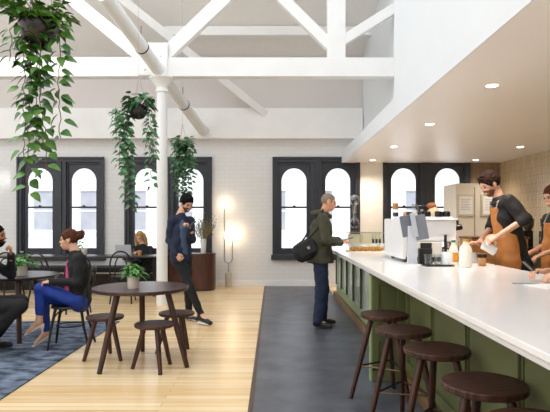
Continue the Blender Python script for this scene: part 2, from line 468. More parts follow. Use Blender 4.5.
def stool(loc_, rz, h, R, label, group, name, bar_=False):
    t = empty(name, loc_, rz, label, 'stool', group)
    seat_disc(R, h, .035 if bar_ else .032, M_dwood, 'seat', t)
    ang = (210, 330, 90)
    rt, rf = (R * .55, R * 1.42) if bar_ else (R * .5, R * 1.12)
    r = .019 if bar_ else .022
    top = []
    for a in ang:
        a = math.radians(a)
        A = V((rt * math.cos(a), rt * math.sin(a), h - .03)); B = V((rf * math.cos(a), rf * math.sin(a), 0))
        d = (B - A)
        MB().tube([A, A + d * .5, B], [r * 1.15, r * 1.05, r * .85], 14).build('leg', M_dleg, t, smooth=True)
        top.append(A + d * .60)
    if bar_:
        for i in range(3):
            p, q = top[i], top[(i + 1) % 3]
            MB().tube([p, q], .007, 8).build('footrest_rod', mat('bronze_rod', (120, 98, 74), .35, metal=.8) if i == 0 else M_black, t, smooth=True)
    return t
BL = ['dark wooden bar stool nearest the green support fin, farthest from the camera', 'dark wooden bar stool, second from the far end of the row at the counter',
      'dark wooden bar stool with lighter worn brown seat, third from the far end', 'large dark wooden bar stool in front, its full round seat in the foreground',
      'dark wooden bar stool cut off by the bottom edge, only its seat rim showing']
for i, (x, y, rz) in enumerate(((.88, 4.26, -28), (.88, 3.65, -12), (.94, 3.10, -8), (.955, 2.44, -6), (.95, 1.93, 8))):
    stool((x, y, .006), math.radians(rz), .665, .188, BL[i], 'bar stools along the counter', 'bar_stool', True)
SL = ['low dark stool on the left of the round table', 'low dark stool in front of the round table', 'low dark stool behind the right leg of the round table']
for i, (x, y, rz) in enumerate(((-1.71, 5.5, 3), (-1.12, 5.1, -33), (-1.02, 5.72, -25))):
    stool((x, y, 0), math.radians(rz), .435, .188, SL[i], 'low stools round the table', 'low_stool')

rt = empty('round_table', (-1.31, 5.36, 0), 0, 'dark round timber table on splayed legs, holding a potted plant', 'table')
seat_disc(.466, .75, .035, M_ttop, 'table_top', rt)
for (x, y) in ((-.28, -.42), (.49, -.20), (-.09, .44)):
    A = V((x * .58, y * .58, .72)); B = V((x, y, 0))
    MB().tube([A, A.lerp(B, .5), B], [.030, .029, .023], 16).build('leg', M_dleg, rt, smooth=True)
MB().lathe([(.10, .70), (.22, .715)], n=24).build('mounting_plate', M_black, rt)

lt = empty('cafe_table', (-3.12, 6.55, .012), 0, 'dark round table between the seated man and woman on the carpet', 'table')
seat_disc(.50, .74, .035, mat('black_brown_round_top', (52, 44, 44), .3, (38, 31, 31), ns=5), 'table_top', lt)
for (x, y) in ((.25, -.44), (-.48, -.15), (.12, .46)):
    A = V((x * .7, y * .7, .71)); B = V((x, y, 0))
    MB().tube([A, A.lerp(B, .5), B], [.034, .032, .027], 16).build('leg', M_dleg, lt, smooth=True)

# bentwood chairs
def bentwood(loc_, rz, label, group='black bentwood cafe chairs'):
    """local: sitter faces +x, back at -x"""
    t = empty('bentwood_chair', loc_, rz, label, 'chair', group)
    MB().lathe([(.17, .435), (.20, .437), (.205, .448), (.20, .462), (.17, .458), (.02, .452)], n=36).build('seat', M_black, t, smooth=True)
    MB().tube([(.15 * math.cos(2 * PI * k / 24), .15 * math.sin(2 * PI * k / 24), .24) for k in range(25)], .009, 8).build('brace_ring', M_black, t, smooth=True)
    for sy in (-1, 1):
        MB().tube([(.13, sy * .12, .44), (.165, sy * .15, .24), (.20, sy * .18, 0)], [.017, .015, .012], 10).build('leg', M_black, t, smooth=True)
        MB().tube([(-.14, sy * .14, .44), (-.17, sy * .155, .24), (-.23, sy * .18, 0)], [.016, .015, .012], 10).build('leg', M_black, t, smooth=True)
        MB().tube([(.17, sy * .15, .30), (.10, sy * .14, .40), (.0, sy * .16, .435)], .007, 8).build('bracket', M_black, t, smooth=True)
    def loop(w, z1, r, x0=-.15, z0=.43):
        P = []
        for k in range(25):
            a = PI * k / 24
            y = w * math.cos(a); z = z0 + (z1 - z0) * min(1, (math.sin(a)) ** .55)
            P.append((x0 - .10 * (z - z0) / .45, y, z))
        return MB().tube(P, r, 10)
    loop(.19, .89, .014).build('back_loop', M_black, t, smooth=True)
    loop(.105, .80, .011).build('inner_loop', M_black, t, smooth=True)
    return t
bentwood((-2.24, 5.98, .012), math.radians(188), 'black bentwood chair the woman in the blazer sits on')
bentwood((-3.12, 5.50, .012), math.radians(30), 'black bentwood chair under the man in dark clothes')
bentwood((-2.58, 9.30, 0), math.radians(95), 'black bentwood chair facing the laptop woman, back to the camera')
bentwood((-3.72, 8.80, 0), math.radians(82), 'black bentwood chair behind the seated woman, facing the long table')
bentwood((-4.35, 8.95, 0), math.radians(98), 'black bentwood chair behind the small pot plant, facing the long table')
bentwood((-3.05, 8.35, 0), math.radians(120), 'black bentwood chair right behind the blazer woman, turned aside')

# long window table, banquette, bench
wt = empty('window_table', (-4.6, 10.25, 0), 0, 'long dark table running below the left windows', 'table')
MB().box(-3.2, 2.55, -.32, .32, .715, .75).build('table_top', mat('black_brown_top', (42, 36, 36), .3), wt, bevel=.006)
for x in (-3.0, -1.0, .95, 2.4):
    MB().box(x - .03, x + .03, -.25, -.19, 0, .715).box(x - .03, x + .03, .19, .25, 0, .715).box(x - .03, x + .03, -.25, .25, .02, .07).build('leg_frame', M_black, wt, bevel=.004)
bq = empty('banquette', (-4.6, 11.2, 0), 0, 'low dark banquette seat against the brick wall under the left windows', 'bench')
MB().box(-3.2, 2.25, -.27, .27, 0, .36).build('base', mat('bench_brown', (38, 28, 26), .6), bq)
MB().box(-3.2, 2.25, -.29, .27, .36, .46).build('cushion', mat('bench_cushion', (34, 34, 38), .8), bq, bevel=.02)
MB().box(-3.2, 2.25, -.285, -.27, .33, .36).build('pale_edge', mat('pale_edge', (190, 184, 176), .6), bq)

# credenza
cr = empty('credenza', (-1.67, 11.0, 0), 0, 'reddish brown rounded cabinet by the window behind the man in navy', 'cabinet')
pts = []
w, d, r = .50, .24, .20
for (ccx, ccy, a0) in ((w - r, d - r, 0), (-w + r, d - r, 90), (-w + r, -d + r, 180), (w - r, -d + r, 270)):
    for k in range(9):
        a = math.radians(a0 + k * 90 / 8); pts.append((ccx + r * math.cos(a), ccy + r * math.sin(a)))
def prism(mb, pts, z0, z1):
    n = len(pts); return mb.add([(p[0], p[1], z0) for p in pts] + [(p[0], p[1], z1) for p in pts],
        [tuple(range(n))[::-1], tuple(range(n, 2 * n))] + [(i, (i + 1) % n, n + (i + 1) % n, n + i) for i in range(n)])
prism(MB(), pts, .03, .72).build('body', M_redwood, cr, smooth=True)
prism(MB(), [(p[0] * .97, p[1] * .95) for p in pts], 0, .03).build('plinth', M_black, cr)
prism(MB(), [(p[0] * 1.01, p[1] * 1.02) for p in pts], .72, .745).build('top', M_redwood, cr, smooth=True)
MB().box(-.302, -.298, -.246, -.239, .05, .70).box(.298, .302, -.246, -.239, .05, .70).box(-.002, .002, -.246, -.239, .05, .70).build('door_gaps', M_black, cr)

vs = empty('vase', (-1.41, 10.93, .745), 0, 'tall pale glass vase of dried grasses on the rounded cabinet', 'vase')
MB().lathe([(.045, 0), (.05, .01), (.055, .12), (.065, .30), (.060, .30), (.05, .12), (.044, .02)], n=24).build('vase_body', mat('pale_glass', (226, 228, 226), .15), vs, smooth=True)
g = MB(); gh = MB()
for k in range(90):
    a = random.uniform(0, 2 * PI); sp = random.uniform(.03, .30); h = random.uniform(.45, .88)
    p0 = V((0, 0, .05)); p1 = V((sp * .25 * math.cos(a), sp * .25 * math.sin(a), h * .5)); p2 = V((sp * math.cos(a), sp * math.sin(a) * .6, h * random.uniform(.75, 1)))
    g.tube([p0, p1, p2], .0016, 4)
    for j in range(5):
        q = p1.lerp(p2, .45 + j * .14) + V((random.uniform(-.02, .02), random.uniform(-.02, .02), random.uniform(-.02, .02)))
        gh.ball(q, (random.uniform(.005, .011), .006, random.uniform(.01, .022)), 6)
g.build('stalks', M_dry, vs); gh.build('seed_heads', M_dry, vs)['kind'] = 'stuff'

# floor lamp
fl = empty('floor_lamp', (-.945, 11.42, 0), 0, 'slim brass floor lamp with two glowing globes at different heights', 'lamp')
MB().lathe([(.062, 0), (.066, .01), (.066, .30), (.06, .31)], n=28).build('base', mat('travertine', (206, 196, 176), .5, ns=20), fl, smooth=True)
def up(z): return 1.4 - (z - 221) / 47.3
zt, zs_, zb = up(207), up(239), up(263)
path = [(-.085, 0, zt)] + [(-.085, 0, zb + .09)] + [(.085 * -math.cos(a), 0, zb + .09 - .09 * math.sin(a)) for a in [PI * k / 12 for k in range(1, 12)]] + [(.085, 0, zb + .09), (.085, 0, zs_)]
MB().tube(path, .011, 10).build('forked_stem', M_steel, fl, smooth=True)
MB().tube([(0, 0, .3), (0, 0, zb)], .011, 10).build('lower_stem', M_steel, fl, smooth=True)
MB().ball((-.085, 0, zt + .055), .06, 20).build('globe', M_lamp, fl, smooth=True)
MB().ball((.085, 0, zs_ + .08), .09, 20).build('globe', M_lamp, fl, smooth=True)

# ------------------------------------------------------------------ plants
def leaf(mb, base, d, nrm, L_, W_, fold=.25, droop=.3):
    d = V(d).normalized(); s = d.cross(V(nrm)).normalized(); n = s.cross(d).normalized()
    prof = ((0, .0), (.08, .55), (.28, 1.0), (.55, .85), (.8, .42), (1.0, 0))
    B = V(base); vs = []
    for t, w in prof:
        c = B + d * (L_ * t) - n * (droop * L_ * t * t)
        vs.append(c); vs.append(c + s * (W_ / 2 * w) + n * (fold * W_ / 2 * w)); vs.append(c - s * (W_ / 2 * w) + n * (fold * W_ / 2 * w))
    fs = []
    for i in range(len(prof) - 1):
        a = i * 3; fs += [(a, a + 3, a + 4, a + 1), (a, a + 2, a + 5, a + 3)]
    mb.add(vs, fs)

def hanging(loc_, R, vines, LL, leafm, label, crown, name='hanging_plant', ceiling_z=5.6):
    rnd = random.Random(int(loc_[1] * 100))
    t = empty(name, loc_, 0, label, 'hanging plant', 'trailing plants hung in dark pots')
    MB().lathe([(.02, -R * .95), (R * .5, -R * .85), (R * .85, -R * .45), (R, 0.02), (R * .92, R * .42), (R * .86, R * .42), (R * .9, 0.05), (R * .3, .0)], n=28).build('pot', M_dpot, t, smooth=True)
    c = MB()
    for k in range(3):
        a = 2 * PI * k / 3 + .4; c.tube([(R * .9 * math.cos(a), R * .9 * math.sin(a), R * .4), (0, 0, R * 4)], .003, 6)
    c.tube([(0, 0, R * 4), (0, 0, ceiling_z - loc_[2])], .0018, 6); c.build('hanging_cord', M_cord, t)
    f = MB(); st = MB()
    for _ in range(crown):
        a = rnd.uniform(0, 2 * PI); e = rnd.uniform(-.1, 1.45); rr = R * rnd.uniform(.5, 1.6)
        p = V((rr * math.cos(a), rr * math.sin(a), R * (.3 + e) + .0))
        d = V((math.cos(a), math.sin(a), rnd.uniform(-.9, .5)))
        leaf(f, p, d, V((rnd.uniform(-.3, .3), rnd.uniform(-.3, .3), 1)), LL * rnd.uniform(.6, 1.1), LL * rnd.uniform(.5, .8))
        if rnd.random() < .4: st.tube([(0, 0, R * .3), p], .003, 5)
    for (a, out, ln, drift) in vines:
        a = math.radians(a)
        P = [V((R * .5 * math.cos(a), R * .5 * math.sin(a), R * .5)), V((R * 1.05 * math.cos(a), R * 1.05 * math.sin(a), R * .55))]
        n = int(ln / (LL * .42)); x = R * out
        for k in range(n):
            z = R * .3 - ln * (k + 1) / n
            P.append(V((x * math.cos(a) + drift * (k / n) ** 1.5 + rnd.uniform(-.012, .012), x * math.sin(a) + rnd.uniform(-.012, .012), z)))
        st.tube(P, .0032, 6)
        for k, p in enumerate(P[1:]):
            for rep in range(2 if k < n * .65 else 1):
                b = rnd.uniform(0, 2 * PI) if rep else (k % 2) * PI + rnd.uniform(-.8, .8)
                d = V((math.cos(b), math.sin(b) * .6, rnd.uniform(-.75, .05)))
                q = p + V((math.cos(b), math.sin(b), -.1)) * .02
                leaf(f, q, d, V((math.cos(b) * .8, -.8 + rnd.uniform(-.4, .4), .8)), LL * rnd.uniform(.65, 1.1), LL * rnd.uniform(.55, .85))
    st.build('vines', M_stem, t); f.build('foliage', leafm, t, smooth=True)['kind'] = 'stuff'
    return t
hanging((-1.65, 3.8, 2.755), .135, [(250, .5, 1.20, -.03), (215, .75, .95, .01), (345, 1.25, .82, .0), (170, 1.6, .26, 0), (290, .5, 1.05, .07), (265, .2, .9, .0), (150, 1.9, .16, -.02)], .10, M_leafA,
        'largest trailing plant at the top left, vines hanging down to the window', 130)
hanging((-1.865, 7.5, 2.93), .125, [(185, 1.7, 1.28, .05), (205, 2.1, .85, .0), (165, 1.5, 1.40, .08), (20, 1.3, .7, .05), (340, 1.2, 1.10, .06), (192, 1.3, 1.0, .03), (215, 2.6, .45, 0), (150, 2.9, .30, 0)], .11, M_leafB,
        'bushy trailing plant in a round dark pot beside the white column', 120)
hanging((-1.66, 9.9, 2.74), .11, [(250, .9, .95, 0), (300, .9, .85, .03), (330, 1.3, .65, .04), (200, 1.3, .5, 0), (280, .3, 1.0, .0), (20, 1.6, .5, 0), (220, .8, .8, 0), (350, 1.0, .95, 0)], .11, M_leafB,
        'small trailing plant hanging right of the white column', 70)

def potplant(loc_, w, h, n, LL, label, name='potted_plant', up_=.9):
    rnd = random.Random(int(abs(loc_[0]) * 1000))
    t = empty(name, loc_, 0, label, 'potted plant')
    MB().lathe([(w * .44, 0), (w * .46, .004), (w * .5, h), (w * .45, h), (w * .43, h * .8), (.01, h * .8)], n=24).build('pot', M_pot, t, smooth=True)
    MB().lathe([(.01, h * .82), (w * .44, h * .82)], n=16).build('soil', M_soil, t)
    f = MB(); s = MB()
    for _ in range(n):
        a = rnd.uniform(0, 2 * PI); u = rnd.random(); r = LL * u * 1.0
        p = V((r * math.cos(a), r * math.sin(a), h * .8 + LL * up_ * rnd.uniform(.4, 1.5) * (1.1 - .6 * u)))
        s.tube([(0, 0, h * .7), p], .0025, 5)
        leaf(f, p, V((math.cos(a), math.sin(a), rnd.uniform(-.3, .6))), V((0, 0, 1)), LL * rnd.uniform(.6, 1), LL * .34, .3, .5)
    s.build('stems', M_leafC, t); f.build('foliage', M_leafC, t, smooth=True)
potplant((-1.35, 5.22, .75), .115, .12, 75, .10, 'leafy green plant in a cream pot on the round table')
potplant((-2.98, 6.42, .752), .115, .115, 60, .14, 'spiky green plant in a cream pot between the man and woman', up_=.8)
potplant((-3.62, 10.35, .75), .12, .13, 16, .16, 'small sprouting plant in a pale pot on the window table behind the woman')

# ------------------------------------------------------------------ implicit-surface figures
def A3(p): return np.array([p[0], p[1], p[2]], dtype=np.float32)
class SDF:
    def __init__(s, k=.02): s.p = []; s.k = k; s.sub = []; s.amp = 0; s.inter = []; s.fr = 30
    def cone(s, a, b, ra, rb): s.p.append(('c', A3(a), A3(b), ra, rb)); return s
    def path(s, pts, rs):
        for i in range(len(pts) - 1): s.cone(pts[i], pts[i + 1], rs[i], rs[i + 1])
        return s
    def ec(s, a, b, side, wa, da, wb, db): s.p.append(('e', A3(a), A3(b), A3(V(side).normalized()), wa, da, wb, db)); return s
    def ell(s, c, r, F=None):
        F = F or (V((1, 0, 0)), V((0, 1, 0)), V((0, 0, 1)))
        s.p.append(('l', A3(c), r, [A3(v) for v in F])); return s
    def cut(s, c, r, F=None):
        F = F or (V((1, 0, 0)), V((0, 1, 0)), V((0, 0, 1)))
        s.sub.append(('l', A3(c), r, [A3(v) for v in F])); return s
    def half(s, c, n): s.inter.append((A3(c), A3(V(n).normalized()))); return s   # keep the side n points to
    @staticmethod
    def _one(q, P):
        if q[0] == 'c':
            _, a, b, ra, rb = q; ab = b - a; t = np.clip(((P - a) @ ab) / max(float(ab @ ab), 1e-9), 0, 1)
            return np.linalg.norm(P - a - t[..., None] * ab, axis=-1) - (ra + (rb - ra) * t)
        if q[0] == 'e':
            _, a, b, sd, wa, da, wb, db = q; ab = b - a; L2 = float(ab @ ab); ax = ab / math.sqrt(L2)
            sd = sd - ax * float(sd @ ax); sd = sd / np.linalg.norm(sd); fw = np.cross(ax, sd)
            t = np.clip(((P - a) @ ab) / L2, 0, 1); o = P - a - t[..., None] * ab
            w = wa + (wb - wa) * t; d = da + (db - da) * t; m = np.minimum(w, d)
            qq = np.sqrt(((o @ sd) / w) ** 2 + ((o @ fw) / d) ** 2 + ((o @ ax) / m) ** 2)
            return (qq - 1) * m
        _, c, r, F = q; o = P - c
        qq = np.sqrt(sum(((o @ F[i]) / r[i]) ** 2 for i in range(3)))
        return (qq - 1) * min(r)
    def ev(s, P):
        k = s.k; d = None
        for q in s.p:
            e = s._one(q, P)
            if d is None: d = e
            else:
                h = np.clip(.5 + .5 * (e - d) / k, 0, 1); d = e * (h) + d * (1 - h) if False else (d * (1 - np.clip(.5 + .5 * (d - e) / k, 0, 1)) + e * np.clip(.5 + .5 * (d - e) / k, 0, 1) - k * np.clip(.5 + .5 * (d - e) / k, 0, 1) * (1 - np.clip(.5 + .5 * (d - e) / k, 0, 1)))
        for q in s.sub:
            e = -s._one(q, P); h = np.clip(.5 - .5 * (d - e) / .006, 0, 1); d = np.maximum(d, e)
        for c, n in s.inter: d = np.maximum(d, -((P - c) @ n))
        if s.amp:
            x, y, z = P[..., 0] * s.fr, P[..., 1] * s.fr, P[..., 2] * s.fr
            d = d + s.amp * (np.sin(x * 1.1 + 2.1 * np.sin(z * .7) + y) * .5 + np.sin(z * 1.6 + 1.7 * np.sin(x * .6 + y * .8)) * .5)
        return d
    def bounds(s):
        lo = np.full(3, 9e9); hi = -lo
        for q in s.p:
            if q[0] == 'c': pts = ((q[1], q[3]), (q[2], q[4]))
            elif q[0] == 'e': pts = ((q[1], max(q[4:])), (q[2], max(q[4:])))
            else: pts = ((q[1], max(q[2])),)
            for p, r in pts: lo = np.minimum(lo, p - r); hi = np.maximum(hi, p + r)
        return lo - .02, hi + .02
    def mesh(s, h):
        lo, hi = s.bounds(); n = np.ceil((hi - lo) / h).astype(int) + 2
        ax = [lo[i] + h * np.arange(n[i]) for i in range(3)]
        P = np.stack(np.meshgrid(*ax, indexing='ij'), -1).astype(np.float32)
        D = s.ev(P); I = D < 0
        nx, ny, nz = D.shape
        acc = np.zeros((nx - 1, ny - 1, nz - 1, 3), np.float32); cnt = np.zeros((nx - 1, ny - 1, nz - 1), np.float32)
        for a in range(3):
            sl0 = [slice(None)] * 3; sl1 = [slice(None)] * 3; sl0[a] = slice(0, -1); sl1[a] = slice(1, None)
            d0, d1 = D[tuple(sl0)], D[tuple(sl1)]; cr_ = (d0 < 0) != (d1 < 0)
            t = np.where(cr_, d0 / np.where(cr_, d0 - d1, 1), 0)
            pt = P[tuple(sl0)] + t[..., None] * (P[tuple(sl1)] - P[tuple(sl0)]); pt = pt * cr_[..., None]
            o = [i for i in range(3) if i != a]
            for u in (0, 1):
                for v in (0, 1):
                    sl = [slice(None)] * 3
                    sl[o[0]] = slice(u, D.shape[o[0]] - 1 + u); sl[o[1]] = slice(v, D.shape[o[1]] - 1 + v)
                    acc += pt[tuple(sl)]; cnt += cr_[tuple(sl)]
        act = cnt > 0; idx = np.full(act.shape, -1, int); idx[act] = np.arange(act.sum())
        vs = acc[act] / cnt[act][:, None]
        fs = []
        for a in range(3):
            sl0 = [slice(None)] * 3; sl1 = [slice(None)] * 3; sl0[a] = slice(0, -1); sl1[a] = slice(1, None)
            i0 = I[tuple(sl0)]; i1 = I[tuple(sl1)]
            E = np.argwhere(i0 != i1); 
            if not len(E): continue
            b, c_ = (a + 1) % 3, (a + 2) % 3
            E = E[(E[:, b] > 0) & (E[:, c_] > 0) & (E[:, b] < act.shape[b]) & (E[:, c_] < act.shape[c_])]
            def g(db, dc):
                q = E.copy(); q[:, b] -= db; q[:, c_] -= dc; return idx[q[:, 0], q[:, 1], q[:, 2]]
            Q = np.stack([g(1, 1), g(0, 1), g(0, 0), g(1, 0)], 1)
            fl_ = i1[E[:, 0], E[:, 1], E[:, 2]]; Q[fl_] = Q[fl_][:, ::-1]
            fs.append(Q)
        return vs, np.concatenate(fs)

def sdf_obj(name, parts, m, parent):
    """parts: list of (SDF, voxel); all land in one mesh"""
    VS = []; FS = []; n = 0
    for s, h in parts:
        v, f = s.mesh(h); VS.append(v); FS.append(f + n); n += len(v)
    v = np.concatenate(VS); f = np.concatenate(FS)
    me = bpy.data.meshes.new(name); me.from_pydata(v.tolist(), [], f.tolist()); me.update(); me.materials.append(m); me.shade_smooth()
    o = bpy.data.objects.new(name, me); COL.objects.link(o); o.parent = parent; ALL.append(o)
    return o

def head_frame(fwd, tilt=(0, 0, 1)):
    f = V(fwd).normalized(); l = V(tilt).cross(f).normalized(); u = f.cross(l).normalized(); return f, l, u

def head_sdf(c, F, s=1.0, nose=1.0):
    f, l, u = F; c = V(c); q = lambda a, b, d: c + f * (a * s) + l * (b * s) + u * (d * s)
    S_ = SDF(.016 * s); E = lambda p, r: S_.ell(p, tuple(v * s for v in r), F)
    E(q(-.012, 0, .032), (.096, .076, .088)); E(q(.018, 0, -.035), (.068, .056, .078))
    E(q(.045, 0, -.088), (.034, .034, .024)); E(q(.070, 0, .022), (.022, .055, .014))
    for k in (-1, 1):
        E(q(.052, k * .04, -.022), (.026, .02, .024)); E(q(-.002, k * .077, -.008), (.018, .008, .030))
    S_.cone(q(.084, 0, .012), q(.100 * nose, 0, -.026), .007 * s, .0095 * s)
    E(q(.082, 0, -.058), (.012, .024, .006)); E(q(.080, 0, -.068), (.012, .020, .006))
    for k in (-1, 1): S_.cut(q(.094, k * .031, .002), (.013 * s,) * 3)
    return S_, q

def hand_sdf(w, fwd, back, thumb, s=1.0, curl=(.5, .5, .5, .5), tcurl=.4):
    """w wrist, fwd towards fingers, back = back-of-hand normal, thumb = side the thumb is on"""
    f = V(fwd).normalized(); b = V(back); b = (b - f * b.dot(f)).normalized(); t = f.cross(b); t = t if t.dot(V(thumb)) > 0 else -t
    w = V(w); H = SDF(.008)
    H.cone(w - f * .05, w + f * .01, .026 * s, .025 * s)
    H.ec(w + f * .01 * s, w + f * .085 * s, t, .026 * s, .017 * s, .040 * s, .014 * s)
    for i, (off, ln) in enumerate(((.030, .072), (.010, .080), (-.010, .075), (-.029, .060))):
        p = w + f * (.088 * s) + t * (off * s); ang = 0; c = curl[i]
        rad = .0095 * s
        for j, fr in enumerate((.45, .30, .25)):
            ang += c * (.9 if j == 0 else 1.1)
            d = f * math.cos(ang) - b * math.sin(ang) + t * (.12 * off / .03 * (1 - min(c, 1)))
            q = p + d.normalized() * (ln * fr * s); H.cone(p, q, rad, rad * .88); p = q; rad *= .88
    p = w + f * (.025 * s) + t * (.026 * s)
    d = (f * .72 + t * .65 - b * (.3 * tcurl)).normalized(); q = p + d * (.042 * s); H.cone(p, q, .014 * s, .011 * s)
    d = (f * (.9) + t * (.3 - tcurl * .5) - b * (.5 * tcurl)).normalized(); r = q + d * (.032 * s); H.cone(q, r, .011 * s, .008 * s)
    return H

def person(name_loc, label, J, skin, top, legs, shoes, hair, fwd, hands, headf, s=1.0, opts={}):
    base = V(name_loc); t = empty('person', base, 0, label, 'person')
    J = {k: V(v) - base for k, v in J.items()}
    sk = mat('skin_' + skin[0], skin[1], .5, tuple(v * .94 for v in skin[1]), ns=14)
    side = (J['shL'] - J['shR']).normalized(); hs = (J['hipL'] - J['hipR']).normalized()
    f = opts.get('girth', 1.0)
    neck, chest, pel = J['neck'], J['chest'], J['pelvis']
    waist = chest.lerp(pel, .55)
    hw = (J['shL'] - J['shR']).length / 2
    parts = []
    B = SDF(.03)
    B.ec(pel, waist, side, .13 * f, .09 * f, .115 * f, .085 * f); B.ec(waist, chest, side, .115 * f, .085 * f, hw * .75, .09 * f)
    B.ec(chest, chest.lerp(neck, .75), side, hw * .75, .09 * f, hw * .5, .06)
    for k in 'LR':
        B.path([J['sh' + k], J['el' + k], J['wr' + k]], [.040, .034, .026]); B.path([J['hip' + k], J['kn' + k], J['an' + k]], [.07, .05, .036])
        B.cone(J['an' + k], J['an' + k] + V(J['toe' + k] - J['an' + k]) * .8, .035, .025)
    parts.append((B, .016))
    F = head_frame(headf, opts.get('headup', (0, 0, 1)))
    H, q = head_sdf(J['head'], F, s, opts.get('nose', 1))
    H.cone(neck - (q(-.02, 0, -.06) - neck) * .25, q(-.025, 0, -.05), .058 * s, .050 * s)
    parts.append((H, .0065))
    for k in 'LR':
        hd = hands.get(k)
        if hd: parts.append((hand_sdf(J['wr' + k], *hd[:3], s=hd[3] if len(hd) > 3 else 1, curl=hd[4] if len(hd) > 4 else (.5,) * 4), .0045))
    sdf_obj('body', parts, sk, t)
    # eyes and brows
    e = MB(); 
    for k in (-1, 1): e.ball(q(.080, k * .031, .003), .0105 * s, 10)
    e.build('eyes', mat('eye_dark', (60, 46, 40), .2), t, smooth=True)
    e = MB()
    for k in (-1, 1): e.tube([q(.088, k * .016, .022), q(.088, k * .032, .027), q(.078, k * .048, .021)], .004 * s, 6)
    e.build('eyebrows', hair, t, smooth=True)
    # hair
    hk = opts.get('hairstyle', 'short'); Hh = SDF(.012)
    if hk == 'shaved':
        Hh.ell(q(-.012, 0, .034), tuple(v * s for v in (.0985, .0785, .0895)), F).cut(q(.10, 0, -.02), tuple(v * s for v in (.075, .12, .085)), F).half(q(0, 0, -.01), F[2] - F[0] * .3)
    else:
        th = .007 if hk != 'thick' else .011
        Hh.ell(q(-.014, 0, .036), tuple((v + th) * s for v in (.096, .076, .088)), F)
        if hk == 'thick': Hh.ell(q(.040, 0, .100), (.05 * s, .048 * s, .026 * s), F)
        if hk in ('bun',):
            Hh.ell(q(-.12, 0, .05), (.05, .048, .05), F); Hh.ell(q(-.145, 0, .08), (.03, .03, .03), F)
        if hk == 'long':
            for k in (-1, 1): Hh.path([q(-.03, k * .07, .03), q(-.03, k * .096, -.07), q(-.02, k * .10, -.17), q(0, k * .085, -.23)], [.045, .042, .042, .026])
            Hh.path([q(-.09, 0, 0), q(-.08, 0, -.16)], [.06, .05])
        Hh.cut(q(.11, 0, -.035), tuple(v * s for v in (.085, .086 if hk == 'long' else .10, .095)), F)
        if hk != 'long': Hh.half(q(0, 0, -.035), F[2] * .8 - F[0] * .6)
        Hh.amp = .004; Hh.fr = 120
    sdf_obj('hair', [(Hh, .006)], hair, t)
    if opts.get('beard'):
        Bd, _ = head_sdf(J['head'], F, s * 1.03); Bd.half(q(0, 0, -.052), -F[2] + F[0] * .25).half(q(.0, 0, 0), F[0]); Bd.amp = .002; Bd.fr = 150
        Bd.cut(q(.10, 0, -.058), (.02, .02, .012), F)
        sdf_obj('beard', [(Bd, .006)], opts['beard'], t)
    # trousers
    T = SDF(.03); lr = opts.get('leg', (.098, .072, .05))
    T.ec(pel + V((0, 0, .03)), pel - V((0, 0, .04)), hs, .135 * f, .098 * f, .155 * f, .112 * f)
    for k in 'LR':
        an = J['an' + k].lerp(J['kn' + k], opts.get('hem' + k, .0)); T.path([J['hip' + k], J['kn' + k], an], [lr[0], lr[1], lr[2]])
    T.amp = .004; T.fr = 34
    sdf_obj('trousers', [(T, .012)], legs, t)
    # top
    C = SDF(.022); g = opts.get('topw', 1.0)
    hem = pel - (chest - pel).normalized() * opts.get('hem', .06)
    C.ec(hem, waist, side, .165 * f * g, .125 * f * g, .15 * f * g, .115 * f * g); C.ec(waist, chest, side, .15 * f * g, .115 * f * g, hw * .86, .118 * f * g)
    C.ec(chest, chest.lerp(neck, .82), side, hw * .86, .112 * f * g, hw * .42, .075)
    for k in 'LR': C.cone(chest.lerp(neck, .62), J['sh' + k], .07, .058)
    C.cone(chest.lerp(neck, .4), chest.lerp(neck, .85), .10, .062)
    cf = opts.get('sleeve', 1.0); ar = opts.get('arm', (.060, .050, .040))
    for k in 'LR':
        P = [J['sh' + k], J['el' + k]]; R_ = [ar[0], ar[1]]
        if cf >= 1: P.append(J['wr' + k]); R_.append(ar[2])
        elif cf > 0: P.append(J['el' + k].lerp(J['wr' + k], cf)); R_.append(ar[1])
        C.path(P, R_)
    if opts.get('skirt'): C.ec(hem, hem - V((0, 0, opts['skirt'])), hs, .175 * f * g, .135 * f * g, .180 * f * g, .14 * f * g); C.half(hem - V((0, 0, opts['skirt'] + .02)), (0, 0, 1))
    C.amp = .005; C.fr = 30
    if opts.get('vneck'): C.cut(neck + V(fwd) * .10 - V((0, 0, .10)), (.05, .05, .12))
    sdf_obj(opts.get('topname', 'jacket'), [(C, .012)], top, t)
    # collar / hood
    ck = opts.get('collar')
    if ck:
        K = SDF(.015); r = .068 if ck != 'hood' else .085
        up_ = (V(J['head']) - neck).normalized(); l_, m_ = side, V(fwd)
        ring = [neck + l_ * (r * math.cos(a)) + m_ * (r * .9 * math.sin(a)) + V((0, 0, -.02 - .03 * math.sin(a))) for a in [2 * PI * k / 14 for k in range(15)]]
        K.path(ring, [.016 if ck != 'hood' else .03] * 15)
        if ck == 'hood': K.ell(neck - m_ * .10 + V((0, 0, -.015)), (.085, .10, .055))
        sdf_obj('hood' if ck == 'hood' else 'collar', [(K, .007)], opts.get('collar_mat', top), t)
